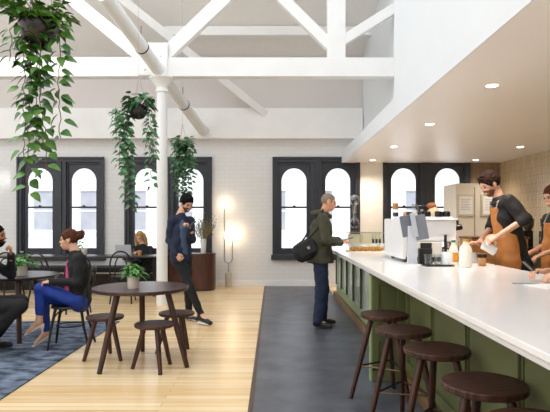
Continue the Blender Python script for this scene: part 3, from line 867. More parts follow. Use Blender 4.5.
    # shoes
    for k in 'LR':
        a, toe = J['an' + k], J['toe' + k]; d = V(toe) - V(a); d.z = 0; dn = V(toe) - V(a)
        sh = SDF(.015); heel = a - d.normalized() * .03
        if opts.get('heels'):
            sole = V((0, 0, -.06)); dd = dn.normalized()
            sh.ec(a + V((0, 0, -.055)) - dd * .02, V(toe), d.cross(V((0, 0, 1))), .030, .022, .018, .010)
            sh.cone(a + V((0, 0, -.06)) - d.normalized() * .035, a + V((0, 0, -.06)) - d.normalized() * .035 + V((0, 0, -.075)), .014, .006)
            sh.cone(a + V((0, 0, -.03)) - d.normalized() * .04, a + V((0, 0, -.06)) - d.normalized() * .03, .016, .02)
            sh.cut(a + dd * .05 + V((0, 0, .015)), (.05, .022, .03), (dd, dd.cross(V((0, 0, 1))).normalized(), dd.cross(V((0, 0, 1))).normalized().cross(dd)))
            sdf_obj('shoe', [(sh, .0055)], shoes, t)
        else:
            gz = opts.get('ground', 0.0)
            s_ = d.cross(V((0, 0, 1)))
            zz = V((0, 0, toe.z - a.z))
            sh.ec(heel + V((0, 0, -.035)), V(toe) + V((0, 0, .012)), s_, .038, .045, .043, .028); sh.cone(a + V((0, 0, .02)), a + V((0, 0, -.02)), .042, .045)
            sh.half(V(toe) + V((0, 0, -.012)), (0, 0, 1))
            so = sdf_obj('shoe', [(sh, .008)], shoes, t)
            sl = SDF(.01); sl.ec(heel + V((0, 0, toe.z - a.z)) , V(toe), s_, .040, .014, .044, .014)
            sdf_obj('sole', [(sl, .007)], opts.get('sole', shoes), so)
    return t, J, q, F

def W(px, py, Y): return V(((px - 273) * Y / 540, Y, 1.4 - (py - 221) * Y / 540))

M_olive = mat('olive_jacket', (66, 66, 46), .75, (52, 52, 37), ns=10)
M_denim = mat('dark_denim', (26, 36, 62), .85, (36, 48, 78), ns=14)
M_navy = mat('navy_blazer', (28, 38, 66), .8, (22, 30, 54), ns=12)
M_bkc = mat('black_cloth', (17, 17, 20), .85, (24, 24, 28), ns=12)
M_char2 = mat('dark_jumper', (34, 38, 50), .85, (26, 30, 40), ns=10)
M_blue = mat('cobalt_jeans', (24, 62, 160), .75, (18, 48, 130), ns=10)
M_cream = mat('cream_leather', (236, 224, 204), .4)
M_hbrown = mat('brown_hair', (66, 36, 24), .85, (92, 52, 34), ns=60, spec=.25)
M_hblack = mat('black_hair', (18, 14, 13), .9, spec=.2)
M_hgrey = mat('grey_stubble_hair', (134, 118, 102), .8)
M_hblond = mat('blonde_hair', (196, 156, 100), .6, (150, 108, 62), ns=50)
M_apron = mat('tan_leather_apron', (206, 138, 72), .6, (184, 116, 56), ns=7)
M_bshirt = mat('black_shirt', (30, 28, 30), .7, (22, 21, 23), ns=10)
M_bluet = mat('slate_blue_tee', (70, 88, 116), .8)
M_pink = mat('pink_blouse', (216, 70, 130), .6)
SK1 = ('fair', (226, 176, 148)); SK2 = ('warm', (214, 156, 122)); SK3 = ('tan', (176, 118, 86))

# --- man in the olive jacket at the counter
Y = 7.13
px_ = lambda x, y, dy=0: W(x, y, Y) + V((0, dy, 0))
J = dict(head=V((.735, Y, 1.645)), neck=V((.675, Y, 1.51)), chest=V((.635, Y, 1.30)), pelvis=V((.625, Y, .95)),
         shL=V((.64, Y + .19, 1.43)), shR=V((.635, Y - .19, 1.43)), elL=V((.66, Y + .25, 1.14)), elR=V((.665, Y - .25, 1.15)),
         wrL=V((.87, Y + .10, 1.14)), wrR=V((.865, Y - .12, 1.12)), hipL=V((.63, Y + .09, .90)), hipR=V((.62, Y - .09, .90)),
         knL=V((.67, Y + .10, .50)), knR=V((.63, Y - .10, .50)), anL=V((.66, Y + .12, .105)), anR=V((.585, Y - .11, .105)),
         toeL=V((.82, Y + .15, .030)), toeR=V((.745, Y - .14, .030)))
t, Jm, q, F = person((.64, Y, .006), 'standing man in an olive hooded jacket and dark jeans at the far counter end', J, SK2, M_olive, M_denim,
       mat('black_boots', (20, 18, 20), .35), M_hgrey, (1, 0, 0), {'L': ((1, -.3, .05), (0, 0, 1), (0, -1, .3), .95), 'R': ((1, .15, .1), (0, -.4, 1), (0, 1, .4), .95)}, (1, -.05, -.16),
       s=.97, opts=dict(hairstyle='shaved', collar='hood', topw=1.12, girth=1.12, hem=.03, skirt=.05, arm=(.074, .064, .05), leg=(.10, .08, .066)))
bag = empty('messenger_bag', (.415, Y - .21, 1.03), 0, 'black messenger bag with a small pale emblem slung behind the man in olive', 'bag')
Rb = Matrix.Rotation(math.radians(-28), 3, 'Y') @ Matrix.Rotation(math.radians(20), 3, 'Z')
bg = SDF(.03)
ex = Rb @ V((1, 0, 0)); ey = Rb @ V((0, 1, 0)); ez = Rb @ V((0, 0, 1))
bg.ec(-ex * .10, ex * .10, ey, .07, .115, .07, .115); bg.ell(V((0, 0, -.02)), (.15, .07, .12), (ex, ey, ez)); bg.amp = .004; bg.fr = 40
sdf_obj('pouch', [(bg, .008)], M_blackm, bag)
MB().obox(ex * 0 - ey * .066 + ez * .02, (.25, .02, .17), Rb).build('flap', mat('bag_flap', (30, 32, 34), .6), bag, bevel=.008)
MB().obox(-ey * .079 + ez * .01 + ex * .02, (.035, .004, .035), Rb).build('emblem', mat('pale_emblem', (170, 172, 176), .5), bag)
MB().tube([ex * .10 + ez * .10, V((.16, -.04, .28)), V((.22, .08, .50)), V((.26, .26, .545)), V((.16, .40, .42)), V((.02, .40, .15)), V((-.08, .12, .05))], .012, 8).build('strap', M_blackm, bag, smooth=True)
ph = empty('phone', (.99, Y - .02, 1.165), math.radians(8), 'dark phone held by the man in the olive jacket', 'phone')
MB().obox((0, 0, 0), (.13, .065, .009), Matrix.Rotation(math.radians(-14), 3, 'Y')).build('phone_case', M_black, ph, bevel=.003)
MB().obox((-.001, 0, .0055), (.118, .058, .002), Matrix.Rotation(math.radians(-14), 3, 'Y')).build('screen', mat('dim_screen', (60, 66, 78), .15), ph)

# --- man in navy blazer, leaning, with phone
Y = 7.5
J = dict(head=W(186.5, 203, Y), neck=W(181, 213.5, Y + .02), chest=W(180, 229, Y), pelvis=W(181, 253, Y),
         shL=W(189, 221, Y) + V((0, .12, 0)), shR=W(173, 220.5, Y) + V((0, -.08, 0)), elL=W(192, 240, Y) + V((.0, .02, 0)), elR=W(170, 240, Y) + V((0, -.06, 0)),
         wrL=W(190, 229, 7.22), wrR=W(176, 254, 7.33), hipL=W(186, 258, Y + .03), hipR=W(178, 258, Y - .03),
         knL=W(188, 288, 7.52), knR=W(190, 288, 7.36), anL=W(189, 316, 7.62), anR=W(201, 314.5, 7.30),
         toeL=V((-1.05, 7.50, .026)), toeR=V((-.84, 7.20, .026)))
t, Jn, q, F = person((-1.2, 7.45, 0), 'standing man in a navy blazer looking down at a phone beside the white column', J, SK1, M_navy, M_bkc,
       mat('black_canvas_shoe', (26, 26, 30), .6), M_hblack, (.55, -.83, 0), {'L': ((-.45, -.3, .85), (.5, .3, .5), (-.3, -1, 0), .95, (1.0, 1.0, 1.0, 1.0)), 'R': ((.5, -.1, -.6), (-.4, -.9, 0), (1, 0, .6), .95, (.9,) * 4)},
       (.62, -.62, -.50), opts=dict(hairstyle='thick', beard=mat('dark_stubble', (92, 60, 46), .8), sole=mat('white_rubber', (235, 235, 232), .6), topname='blazer', hem=.07, leg=(.085, .06, .045)))
sh_ = SDF(.02); fwn = V((.55, -.83, 0)).normalized()
sh_.ec(Jn['pelvis'] + fwn * .05 + V((0, 0, .0)), Jn['chest'] + fwn * .055, (.83, .55, 0), .09, .075, .07, .075); sh_.ec(Jn['chest'] + fwn * .055, Jn['neck'] + fwn * .02 - V((0, 0, .02)), (.83, .55, 0), .075, .078, .05, .045)
sdf_obj('t_shirt', [(sh_, .009)], M_bluet, t)
ph = empty('phone', W(191.5, 224.5, 7.13), math.radians(-50), 'black phone in the raised hand of the man in navy', 'phone')
MB().obox((0, 0, 0), (.07, .009, .13), Matrix.Rotation(math.radians(-50), 3, 'X')).build('phone_case', M_black, ph, bevel=.003)

# --- seated woman in blazer
Y = 5.95
J = dict(head=W(69, 240, Y), neck=W(75.5, 253, Y), chest=W(78, 268, Y), pelvis=W(80, 299, Y),
         shL=W(80, 259, Y - .16), shR=W(76, 257, Y + .16), elL=W(77, 282, Y - .21), elR=W(66, 281, Y + .18), wrL=W(52, 283.5, Y - .10), wrR=W(51, 281, Y + .04),
         hipL=W(79, 301, Y - .09), hipR=W(79, 301, Y + .09), knL=W(41, 289, Y - .03), knR=W(43, 297, Y + .05),
         anL=W(39, 322, Y - .06), anR=W(46, 333, Y + .08), toeL=W(25, 335, Y - .1), toeR=W(33, 346.5, Y + .02))
J['wrL'].z = max(J['wrL'].z, .74)
t, Jw, q, F = person((-2.2, Y, .012), 'seated woman in a black blazer and blue jeans with brown hair in a bun', J, SK1, M_bkc, M_blue, M_cream, M_hbrown,
       (-1, 0, 0), {'L': ((-1, .25, -.05), (0, -.2, 1), (0, 1, .2), .9), 'R': ((-1, -.35, -.15), (0, .2, 1), (0, -1, .2), .9)}, (-1, -.18, -.03),
       s=.95, opts=dict(hairstyle='bun', heels=True, topname='blazer', girth=.96, hem=.0, arm=(.06, .05, .038), leg=(.088, .068, .045), hemL=.27, hemR=.10, vneck=False))
bl = SDF(.02); bl.ec(Jw['chest'] + V((-.078, -.03, .06)), Jw['pelvis'] + V((-.10, -.03, .10)), (0, 1, 0), .035, .04, .07, .05)
sdf_obj('blouse', [(bl, .008)], M_pink, t)

# --- seated man at left edge
J = dict(head=V((-2.89, 5.62, 1.245)), neck=V((-2.98, 5.58, 1.10)), chest=V((-3.02, 5.54, .90)), pelvis=V((-3.06, 5.50, .55)),
         shL=V((-3.06, 5.70, 1.02)), shR=V((-2.93, 5.38, 1.02)), elL=V((-2.93, 6.04, .80)), elR=V((-2.80, 5.40, .76)), wrL=V((-2.83, 5.83, 1.03)), wrR=V((-2.98, 5.72, .66)),
         hipL=V((-3.06, 5.60, .53)), hipR=V((-3.0, 5.42, .53)), knL=V((-2.72, 5.82, .53)), knR=V((-2.58, 5.50, .53)),
         anL=V((-3.02, 5.80, .12)), anR=V((-3.00, 5.42, .12)), toeL=V((-2.86, 5.88, .04)), toeR=V((-2.85, 5.48, .04)))
t, Js, q, F = person((-3.0, 5.55, .012), 'seated man in dark jumper at the left edge, hand raised to his chin', J, SK3, M_char2, M_bkc, M_blackm, M_hblack,
       (.9, .4, 0), {'L': ((.15, -.35, .9), (.9, .5, 0), (-.6, -.7, 0), .95, (1.2,) * 4), 'R': ((-.6, .8, -.2), (0, 0, 1), (1, .6, 0), .95)}, (1, .12, .0),
       opts=dict(hairstyle='short', beard=M_hblack, topname='jumper', topw=1.05, leg=(.10, .075, .055)))

# --- woman at the laptop by the window
Y = 10.9
J = dict(head=W(140, 237, Y), neck=W(142, 245, Y), chest=W(143.5, 253, Y + .02), pelvis=V((-2.60, 11.05, .56)),
         shL=W(150, 249, Y), shR=W(134, 249, Y), elL=W(154, 259, 10.75), elR=W(131, 258, 10.7), wrL=V((-2.63, 10.48, .80)), wrR=V((-2.82, 10.50, .80)),
         hipL=V((-2.50, 11.02, .54)), hipR=V((-2.70, 11.02, .54)), knL=V((-2.48, 10.62, .54)), knR=V((-2.72, 10.62, .54)),
         anL=V((-2.48, 10.66, .10)), anR=V((-2.72, 10.66, .10)), toeL=V((-2.48, 10.50, .026)), toeR=V((-2.72, 10.50, .026)))
person((-2.6, Y, 0), 'blonde woman in black working at a laptop under the window', J, SK1, M_bkc, M_bkc, M_blackm, M_hblond,
       (0, -1, 0), {'L': ((-.3, -1, 0), (0, 0, 1), (-1, 0, 0), .9), 'R': ((.1, -1, 0), (0, 0, 1), (1, 0, 0), .9)}, (-.15, -1, -.35),
       s=.95, opts=dict(hairstyle='long', topname='jumper', hem=0, girth=.9))
lp = empty('laptop', (-2.83, 10.25, .75), 0, 'open silver laptop on the window table before the blonde woman', 'laptop')
MB().box(-.15, .15, -.02, .19, 0, .014).build('keyboard_base', M_steel, lp, bevel=.003)
MB().obox((0, -.045, .105), (.30, .007, .20), Matrix.Rotation(math.radians(14), 3, 'X')).build('lid', mat('laptop_silver', (196, 198, 202), .35), lp, bevel=.003)
def tumbler(loc_, r, h, m, label, name='drinking_glass', cat='glass', fill=None):
    t = empty(name, loc_, 0, label, cat)
    MB().lathe([(r * .8, 0), (r * .82, .002), (r, h), (r * .93, h), (r * .76, .006)], n=20).build('vessel', m, t, smooth=True)
    if fill: MB().lathe([(r * .74, .007), (r * .88, h * .7)], n=20).build('liquid', fill, t, smooth=True)
    return t
tumbler((-2.62, 10.08, .75), .035, .13, M_cglass, 'clear glass of water beside the laptop')
tumbler((-2.50, 10.12, .75), .042, .10, M_tan, 'tan takeaway cup on the window table by the blonde woman', 'coffee_cup', 'cup', M_milk)

# --- barista pouring
Y = 5.25
J = dict(head=W(490, 184, Y), neck=W(499, 199, Y), chest=W(506, 216, Y), pelvis=V((2.36, Y, 1.02)),
         shL=W(509, 201, Y - .19), shR=W(501, 200, Y + .19), elL=W(525, 219, Y - .27), elR=W(492, 226, Y + .30), wrL=W(498, 236.5, Y - .28), wrR=W(479, 243, Y + .05),
         hipL=V((2.38, Y - .1, .97)), hipR=V((2.38, Y + .1, .97)), knL=V((2.40, Y - .1, .52)), knR=V((2.44, Y + .1, .52)), anL=V((2.46, Y - .11, .105)), anR=V((2.48, Y + .11, .105)),
         toeL=V((2.30, Y - .13, .026)), toeR=V((2.32, Y + .13, .026)))
t, Jb, q, F = person((2.40, Y, 0), 'barista with short brown hair in a black shirt and tan leather apron, pouring milk', J, SK1, M_bshirt, M_bkc, M_blackm, mat('dark_brown_hair', (36, 22, 17), .9, (48, 30, 22), ns=60, spec=.2),
       (-1, 0, 0), {'L': ((-1, -.1, -.35), (-.1, -.6, 1), (-.3, 1, .2), 1.0, (.8,) * 4), 'R': ((-1, -.25, 0), (0, .3, 1), (0, -1, .3), 1.0, (.3,) * 4)}, (-.86, -.12, -.5),
       s=.98, opts=dict(hairstyle='thick', beard=mat('light_stubble', (120, 78, 58), .8), topname='shirt', sleeve=.12, arm=(.068, .06, .05), collar='shirt', topw=1.02))
def apron(t, Jb, y):
    fz = V((-1, 0, 0)); s_ = V((0, 1, 0))
    ap = SDF(.02)
    c0 = Jb['chest'] + V((-.055, 0, .05)); c1 = Jb['chest'].lerp(Jb['pelvis'], .5) + V((-.045, 0, 0)); c2 = Jb['pelvis'] + V((-.045, 0, 0)); c3 = c2 + V((0, 0, -.38))
    ap.ec(c0, c1, s_, .095, .095, .15, .105); ap.ec(c1, c2, s_, .165, .115, .185, .12); ap.ec(c2, c3, s_, .185, .12, .20, .11)
    ap.half(c1 + V((.05, 0, 0)), (-1, 0, -.05)); ap.half(c0 + V((0, 0, .03)), (0, 0, -1)); ap.amp = .003
    sdf_obj('apron', [(ap, .010)], M_apron, t)
    n = Jb['neck']
    MB().tube([c0 + V((-.07, -.07, .02)), n + V((-.05, -.09, -.03)), n + V((.05, -.07, .03)), n + V((.07, 0, .045)), n + V((.05, .07, .03)), n + V((-.05, .09, -.03)), c0 + V((-.07, .07, .02))], .007, 8).build('apron_strap', mat('grey_strap', (170, 168, 160), .6), t, smooth=True)
apron(t, Jb, Y)

# --- second barista at the right edge
Y = 5.7
cx = (557 - 273) * Y / 540
J = dict(head=V((cx - .04, Y, 1.66)), neck=V((cx, Y, 1.50)), chest=V((cx + .02, Y, 1.30)), pelvis=V((cx + .03, Y, .98)),
         shL=V((cx, Y - .18, 1.42)), shR=V((cx, Y + .18, 1.42)), elL=V((cx + .02, Y - .24, 1.16)), elR=V((cx, Y + .24, 1.14)), wrL=V((cx - .22, Y - .15, 1.06)), wrR=V((cx - .22, Y + .12, 1.06)),
         hipL=V((cx + .03, Y - .09, .93)), hipR=V((cx + .03, Y + .09, .93)), knL=V((cx + .03, Y - .1, .5)), knR=V((cx + .03, Y + .1, .5)), anL=V((cx + .05, Y - .1, .105)), anR=V((cx + .05, Y + .1, .105)),
         toeL=V((cx - .12, Y - .11, .026)), toeR=V((cx - .12, Y + .11, .026)))
t, Jc, q, F = person((cx, Y, 0), 'second barista in a tan apron cut off by the right edge of the photo', J, SK1, M_bshirt, M_bkc, M_blackm, M_hbrown,
       (-1, 0, 0), {'L': ((-1, 0, -.4), (0, 0, 1), (0, 1, 0), .95), 'R': ((-1, 0, -.4), (0, 0, 1), (0, -1, 0), .95)}, (-1, -.2, -.3), opts=dict(topname='shirt', sleeve=.1))
apron(t, Jc, Y)

# --- customer's hands with phone (body is out of frame)
Y = 3.62
J = dict(head=V((2.62, Y, 1.62)), neck=V((2.68, Y, 1.46)), chest=V((2.68, Y, 1.26)), pelvis=V((2.68, Y, .93)),
         shL=V((2.66, Y - .19, 1.38)), shR=V((2.66, Y + .19, 1.38)), elL=V((2.24, Y - .22, 1.07)), elR=V((2.22, Y + .20, 1.07)), wrL=V((1.90, Y - .13, 1.045)), wrR=V((1.87, Y + .05, 1.055)),
         hipL=V((2.68, Y - .09, .9)), hipR=V((2.68, Y + .09, .9)), knL=V((2.68, Y - .1, .5)), knR=V((2.68, Y + .1, .5)), anL=V((2.70, Y - .1, .105)), anR=V((2.70, Y + .1, .105)),
         toeL=V((2.53, Y - .11, .026)), toeR=V((2.53, Y + .11, .026)))
for k_ in ('head', 'neck', 'chest', 'shL', 'shR'): J[k_].x -= .12
person((2.68, Y, 0), 'person mostly beyond the right edge, hands on the counter holding a phone', J, SK1, M_bkc, M_bkc, M_blackm, M_hbrown,
       (-1, 0, 0), {'L': ((-1, .45, .0), (0, -.3, 1), (0, 1, .2), 1.0, (.5,) * 4), 'R': ((-1, -.1, .08), (.1, .3, 1), (0, -1, .4), 1.0, (.55,) * 4)}, (-1, 0, -.4), opts=dict(topname='jumper', sleeve=.3))
ph = empty('phone', (1.74, Y + .03, 1.085), 0, 'black phone held above the counter at the right edge', 'phone')
MB().obox((0, 0, 0), (.12, .06, .010), Matrix.Rotation(math.radians(42), 3, 'Y')).build('phone_case', M_black, ph, bevel=.003)
pp = MB().obox((0, 0, 0), (.30, .21, .003), math.radians(12)).build('paper_sheet', M_paper, loc=(1.76, 3.36, .995))
tag(pp, 'white sheet of paper on the counter under the hands', 'paper')
pp = MB().obox((0, 0, 0), (.16, .05, .004), math.radians(-8)).build('paper_slip', mat('grey_slip', (150, 152, 158), .6), loc=(1.64, 3.50, .995))
tag(pp, 'small grey slip lying beside the white sheet of paper', 'paper')

# ------------------------------------------------------------------ espresso machine and counter clutter
CT = .993
em = empty('espresso_machine', (1.585, 5.70, CT), 0, 'large white espresso machine standing on the stone counter', 'coffee machine')
def side_poly(mb, x0, x1, poly):     # poly in (y,z)
    n = len(poly); mb.add([(x0, p[0], p[1]) for p in poly] + [(x1, p[0], p[1]) for p in poly], [tuple(range(n)), tuple(range(n, 2 * n))[::-1]] + [(i, n + i, n + (i + 1) % n, (i + 1) % n) for i in range(n)])
    return mb
side_poly(MB(), -.31, -.27, [(-.36, .03), (.47, .03), (.49, .30), (.49, .43), (-.40, .43), (-.40, .26)]).build('back_panel', M_mwhite, em, bevel=.008)
MB().box(-.27, .24, -.33, .46, .20, .415).build('upper_body', M_mwhite, em, bevel=.015)
MB().box(-.27, .10, -.33, .35, .04, .20).build('lower_body', mat('machine_cream', (226, 222, 216), .3), em, bevel=.01)
MB().box(-.27, .28, -.36, .36, .015, .05).build('drip_tray', M_black, em, bevel=.006)
MB().box(-.305, -.30, .28, .44, .335, .355).build('name_plate', M_black, em)
MB().box(-.24, .22, -.30, .32, .43, .45).box(-.30, .24, -.38, .48, .415, .432).build('cup_tray', M_mwhite, em, bevel=.004)
for y in (-.30, .30):
    for x in (-.25, .22): MB().lathe([(.02, 0), (.022, .02)], (x, y, 0), 12).build('foot', M_black, em)
for y in (-.18, .15):
    g_ = MB().lathe([(.035, 0), (.035, .06), (.045, .07)], (.20, y, .13), 20).build('group_head', M_chrome, em, smooth=True)
    MB().tube([(.22, y, .12), (.32, y, .11)], [.010, .014], 10).build('portafilter', M_black, g_, smooth=True)
MB().tube([(.24, -.30, .34), (.30, -.30, .35)], .03, 16).tube([(.26, -.30, .34), (.26, -.30, .42)], .012, 10).build('steam_knob', M_black, em, smooth=True)
MB().tube([(.24, -.28, .28), (.27, -.31, .20), (.26, -.30, .08)], .006, 8).build('steam_wand', M_chrome, em, smooth=True)
MB().box(-.12, -.01, -.345, -.33, .07, .19).build('side_vent', M_blackm, em, bevel=.003)
MB().box(.115, .14, -.345, -.33, .10, .27).build('side_handle', M_blackm, em, bevel=.003)

TOPZ = CT + .45
def jar(x, y, r, h, m, label, lid=None, name='jar', z=TOPZ, fill=None, lidh=.03, cat='jar', knob=False, grp=None):
    t = empty(name, (x, y, z), 0, label, cat, grp)
    MB().lathe([(r * .9, 0), (r, .004), (r, h * .85), (r * .8, h), (r * .72, h), (r * .9, h * .8), (r * .85, .006)], n=20).build('vessel', m, t, smooth=True)
    if fill: MB().lathe([(r * .84, .006), (r * .86, h * .6)], n=16).build('contents', fill, t, smooth=True)
    if lid: MB().lathe([(r * .85, h), (r * .88, h + .002), (r * .85, h + lidh), (r * .7, h + lidh + .004)], n=20).build('lid', lid, t, smooth=True)
    return t
jar(1.35, 5.95, .036, .085, M_cglass, 'glass jar with a tall light wood lid on the left of the machine', M_wood, fill=mat('coffee_beans', (52, 32, 24), .6), lidh=.065)
jar(1.435, 5.84, .03, .045, M_tan, 'small tan tub on top of the machine beside the wood lidded jar', M_tan, 'tub', lidh=.008, cat='tub')
jar(1.40, 5.56, .028, .05, M_black, 'small black cup on the machine in front of the tan tub', None, 'espresso_cup', cat='cup')
jar(1.475, 5.62, .03, .12, M_cglass, 'tall clear glass jar in the middle of the machine top', M_steel, fill=M_paper, lidh=.012)
gr = empty('coffee_tin', (1.58, 5.72, TOPZ), 0, 'square black tin with a pale label on the machine top', 'tin')
MB().box(-.045, .045, -.04, .04, 0, .12).build('tin_body', M_black, gr, bevel=.006)
MB().box(-.03, .0, -.0415, -.04, .05, .08).build('tin_label', M_steel, gr)
cj = empty('cream_jar', (1.665, 5.60, TOPZ), 0, 'cream cone-shaped jar with a rounded ginger brown top on the machine', 'jar')
MB().lathe([(.08, 0), (.078, .02), (.055, .07), (.035, .10)], n=24).build('vessel', mat('oatmeal_ceramic', (222, 196, 160), .6), cj, smooth=True)
MB().ball((-.02, 0, .115), (.05, .045, .035), 16).build('top_knob', mat('ginger_brown', (168, 98, 56), .6), cj, smooth=True)
for i, (x, y) in enumerate(((1.66, 5.42), (1.74, 5.44), (1.70, 5.53), (1.78, 5.54), (1.50, 5.46), (1.57, 5.50))):
    jar(x, y, .036, .055, M_black, 'black espresso cup among the cluster on top of the white machine', None, 'espresso_cup', cat='cup', grp='black cups on the machine top')

# tablet stand in front of machine
ts = empty('tablet_stand', (1.29, 5.0, CT), math.radians(0), 'grey tilted tablet on a white pedestal in front of the machine', 'tablet')
MB().lathe([(.075, 0), (.075, .008), (.02, .012)], n=28).build('foot', M_mwhite, ts, smooth=True)
MB().box(-.045, .04, -.02, .02, .008, .36).build('pedestal', mat('pedestal_grey_white', (206, 210, 218), .35), ts, bevel=.004)
Rt = Matrix.Rotation(math.radians(14), 3, 'Y') @ Matrix.Rotation(math.radians(-35), 3, 'Z')
Rt = Matrix.Rotation(math.radians(-10), 3, 'Y') @ Matrix.Rotation(math.radians(0), 3, 'Z')
tb = MB().obox((.07, -.03, .35), (.115, .02, .23), Rt).build('tablet', M_mgrey, ts, bevel=.005)
MB().obox((-.055, .0, .36), (.10, .018, .20), Rt).build('card_reader', mat('darker_grey', (112, 118, 130), .4), ts, bevel=.005)
MB().obox((.005, -.045, .37), (.045, .012, .22), Rt).build('bracket', mat('pale_bracket', (190, 196, 206), .4), ts, bevel=.004)

# tray with glasses
def onc(px, py): 
    Yc = 540 * (1.4 - CT) / (py - 221); return (px - 273) * Yc / 540, Yc
x, y = onc(438, 266)
ty = MB().obox((0, 0, .006), (.26, .15, .012), 0).build('serving_tray', M_black, bevel=.004, loc=(x, y, CT)); tag(ty, 'black tray on the counter by the milk bottles', 'tray')
tumbler((x - .09, y - .01, CT + .012), .038, .095, M_cglass, 'small clear glass on the left end of the black tray')
tumbler((x - .005, y - .02, CT + .012), .038, .095, M_cglass, 'small clear glass in the middle of the black tray')
jar(x + .08, y, .05, .115, M_mwhite, 'white lidless tub on the right end of the black tray', None, 'tub', z=CT + .012, cat='tub')
rk = empty('napkin_holder', (x - .07, y + .17, CT), 0, 'black box holder behind the small glasses, against the machine', 'holder')
MB().box(-.06, .06, -.03, .03, 0, .005).box(-.06, .06, -.03, -.025, 0, .15).box(-.06, .06, .025, .03, 0, .15).box(-.06, -.055, -.03, .03, 0, .15).build('holder_body', M_black, rk, bevel=.002)
MB().box(-.05, .055, -.02, .02, .006, .12).build('napkins', mat('dark_napkins', (52, 50, 52), .7), rk)

def bottle(px, py, r, h, m, capm, label, fill2=None):
    x, y = onc(px, py); t = empty('bottle', (x, y, CT), 0, label, 'bottle')
    MB().lathe([(r * .9, 0), (r, .006), (r, h * .58), (r * .85, h * .70), (r * .40, h * .86), (r * .38, h * .93)], n=24).build('bottle_body', m, t, smooth=True)
    MB().lathe([(r * .44, h * .92), (r * .44, h), (r * .3, h)], n=20).build('cap', capm, t, smooth=True)
    if fill2: MB().lathe([(r * .93, h * .08), (r * 1.01, h * .09), (r * 1.01, h * .48), (r * .93, h * .49)], n=24).build('label_band', fill2, t, smooth=True)
    return t
bottle(465.5, 267, .056, .245, M_milk, mat('yellow_cap', (226, 180, 60), .4), 'large white milk bottle with a yellow cap on the counter')
bottle(453.5, 264, .042, .225, M_milk, mat('green_cap', (40, 140, 90), .4), 'milk bottle with a green cap and orange band beside the tray', M_orange)
x, y = onc(482, 266)
cu = tumbler((x, y, CT), .040, .115, M_tan, 'tan takeaway cup with a dark band being filled by the barista', 'takeaway_cup', 'cup', M_milk)
MB().lathe([(.0375, .075), (.0400, .077), (.0415, .108), (.040, .109)], n=20).build('band', M_black, cu, smooth=True)
x, y = onc(474, 263)
jg = tumbler((x, y, CT), .05, .10, M_steel, 'steel milk jug on the counter between the bottle and the cup', 'milk_jug', 'jug')
MB().tube([(.045, 0, .09), (.085, 0, .08), (.085, 0, .03), (.04, 0, .02)], .005, 8).build('handle', M_steel, jg, smooth=True)
pj = empty('pouring_jug', W(489, 248, 4.98), 0, 'white tilted jug in the hand of the pouring barista', 'jug')
Rj = Matrix.Rotation(math.radians(-62), 3, 'Y')
MB().lathe([(.045, -.06), (.047, -.055), (.040, .02), (.042, .06), (.038, .06), (.036, .0), (.04, -.05)], n=24, axis=Rj).build('vessel', M_mwhite, pj, smooth=True)
MB().tube([Rj @ V((.04, 0, .04)), Rj @ V((.08, 0, .03)), Rj @ V((.08, 0, -.03)), Rj @ V((.045, 0, -.045))], .006, 8).build('handle', M_mwhite, pj, smooth=True)

# pastry display case
dc = empty('display_case', (1.23, 7.25, CT), 0, 'brass framed glass display case at the far end of the counter', 'display case')
MB().box(-.23, .24, -.17, .17, 0, .010).build('case_base', mat('case_shelf', (240, 226, 190), .4), dc, bevel=.002)
MB().box(-.225, .235, -.02, .15, .105, .110).build('shelf', mat('case_shelf', (240, 226, 190), .4), dc)
fr = MB()
for a in (-.23, .234):
    for b in (-.17, .164): fr.box(a, a + .006, b, b + .006, .012, .25)
for b in (-.17, .164): fr.box(-.23, .24, b, b + .006, .25, .256)
for a in (-.23, .234): fr.box(a, a + .006, -.17, .17, .25, .256)
fr.build('case_frame', M_brass, dc)
MB().box(-.228, .238, -.168, -.165, .012, .25).box(-.228, .238, .165, .168, .012, .25).box(-.228, .238, -.168, .168, .2525, .256).build('glass_panes', M_cglass, dc)
pos = [(-.17, -.11), (-.08, -.11), (.01, -.11), (.10, -.11), (.19, -.11), (-.13, .0), (-.03, .0), (.08, .0), (.17, .0)]
def croissant():
    mb = MB(); P = []; R_ = []
    for k in range(13):
        a = PI * (k / 12) ; P.append((.037 * math.cos(a), .026 * math.sin(a) - .01, .028)); R_.append((.010 + .019 * math.sin(a)) * (1.08 if k % 2 else .96))
    return mb.tube(P, R_, 10)
first = None
for i, (a, b) in enumerate(pos):
    lab = 'golden croissant in the front row of the pastry case' if i < 5 else 'golden croissant in the back row of the pastry case'
    if first is None: first = croissant().build('croissant', M_pastry, smooth=True); c_ = first
    else: c_ = first.copy(); COL.objects.link(c_); ALL.append(c_)
    c_.location = (1.23 + a, 7.25 + b, CT + .010); c_.rotation_euler = (0, 0, random.uniform(-.6, .6)); tag(c_, lab, 'pastry', 'front row croissants' if i < 5 else 'back row croissants')
for i, (a, w) in enumerate(((-.14, .15), (.03, .12))):
    b_ = MB().box(-w / 2, w / 2, -.03, .03, 0, .12).build('card_box', mat('kraft_cream', (244, 230, 200), .6), bevel=.003, loc=(1.23 + a, 7.25 + .03, CT + .11))
    tag(b_, ('larger' if i == 0 else 'smaller') + ' cream card box on the upper shelf of the pastry case', 'box')
for i in range(3):
    c_ = empty('stemmed_cup', (1.23 + .12 + i * .045, 7.28, CT + .11), 0, ('left', 'middle', 'right')[i] + ' one of three cream cups on dark stands in the case', 'cup', 'cream cups on dark stands')
    MB().lathe([(.016, 0), (.017, .004), (.012, .05), (.016, .055)], n=14).build('stand', M_black, c_, smooth=True)
    MB().lathe([(.012, .055), (.021, .11), (.019, .11)], n=14).build('cup_bowl', M_cup, c_, smooth=True)
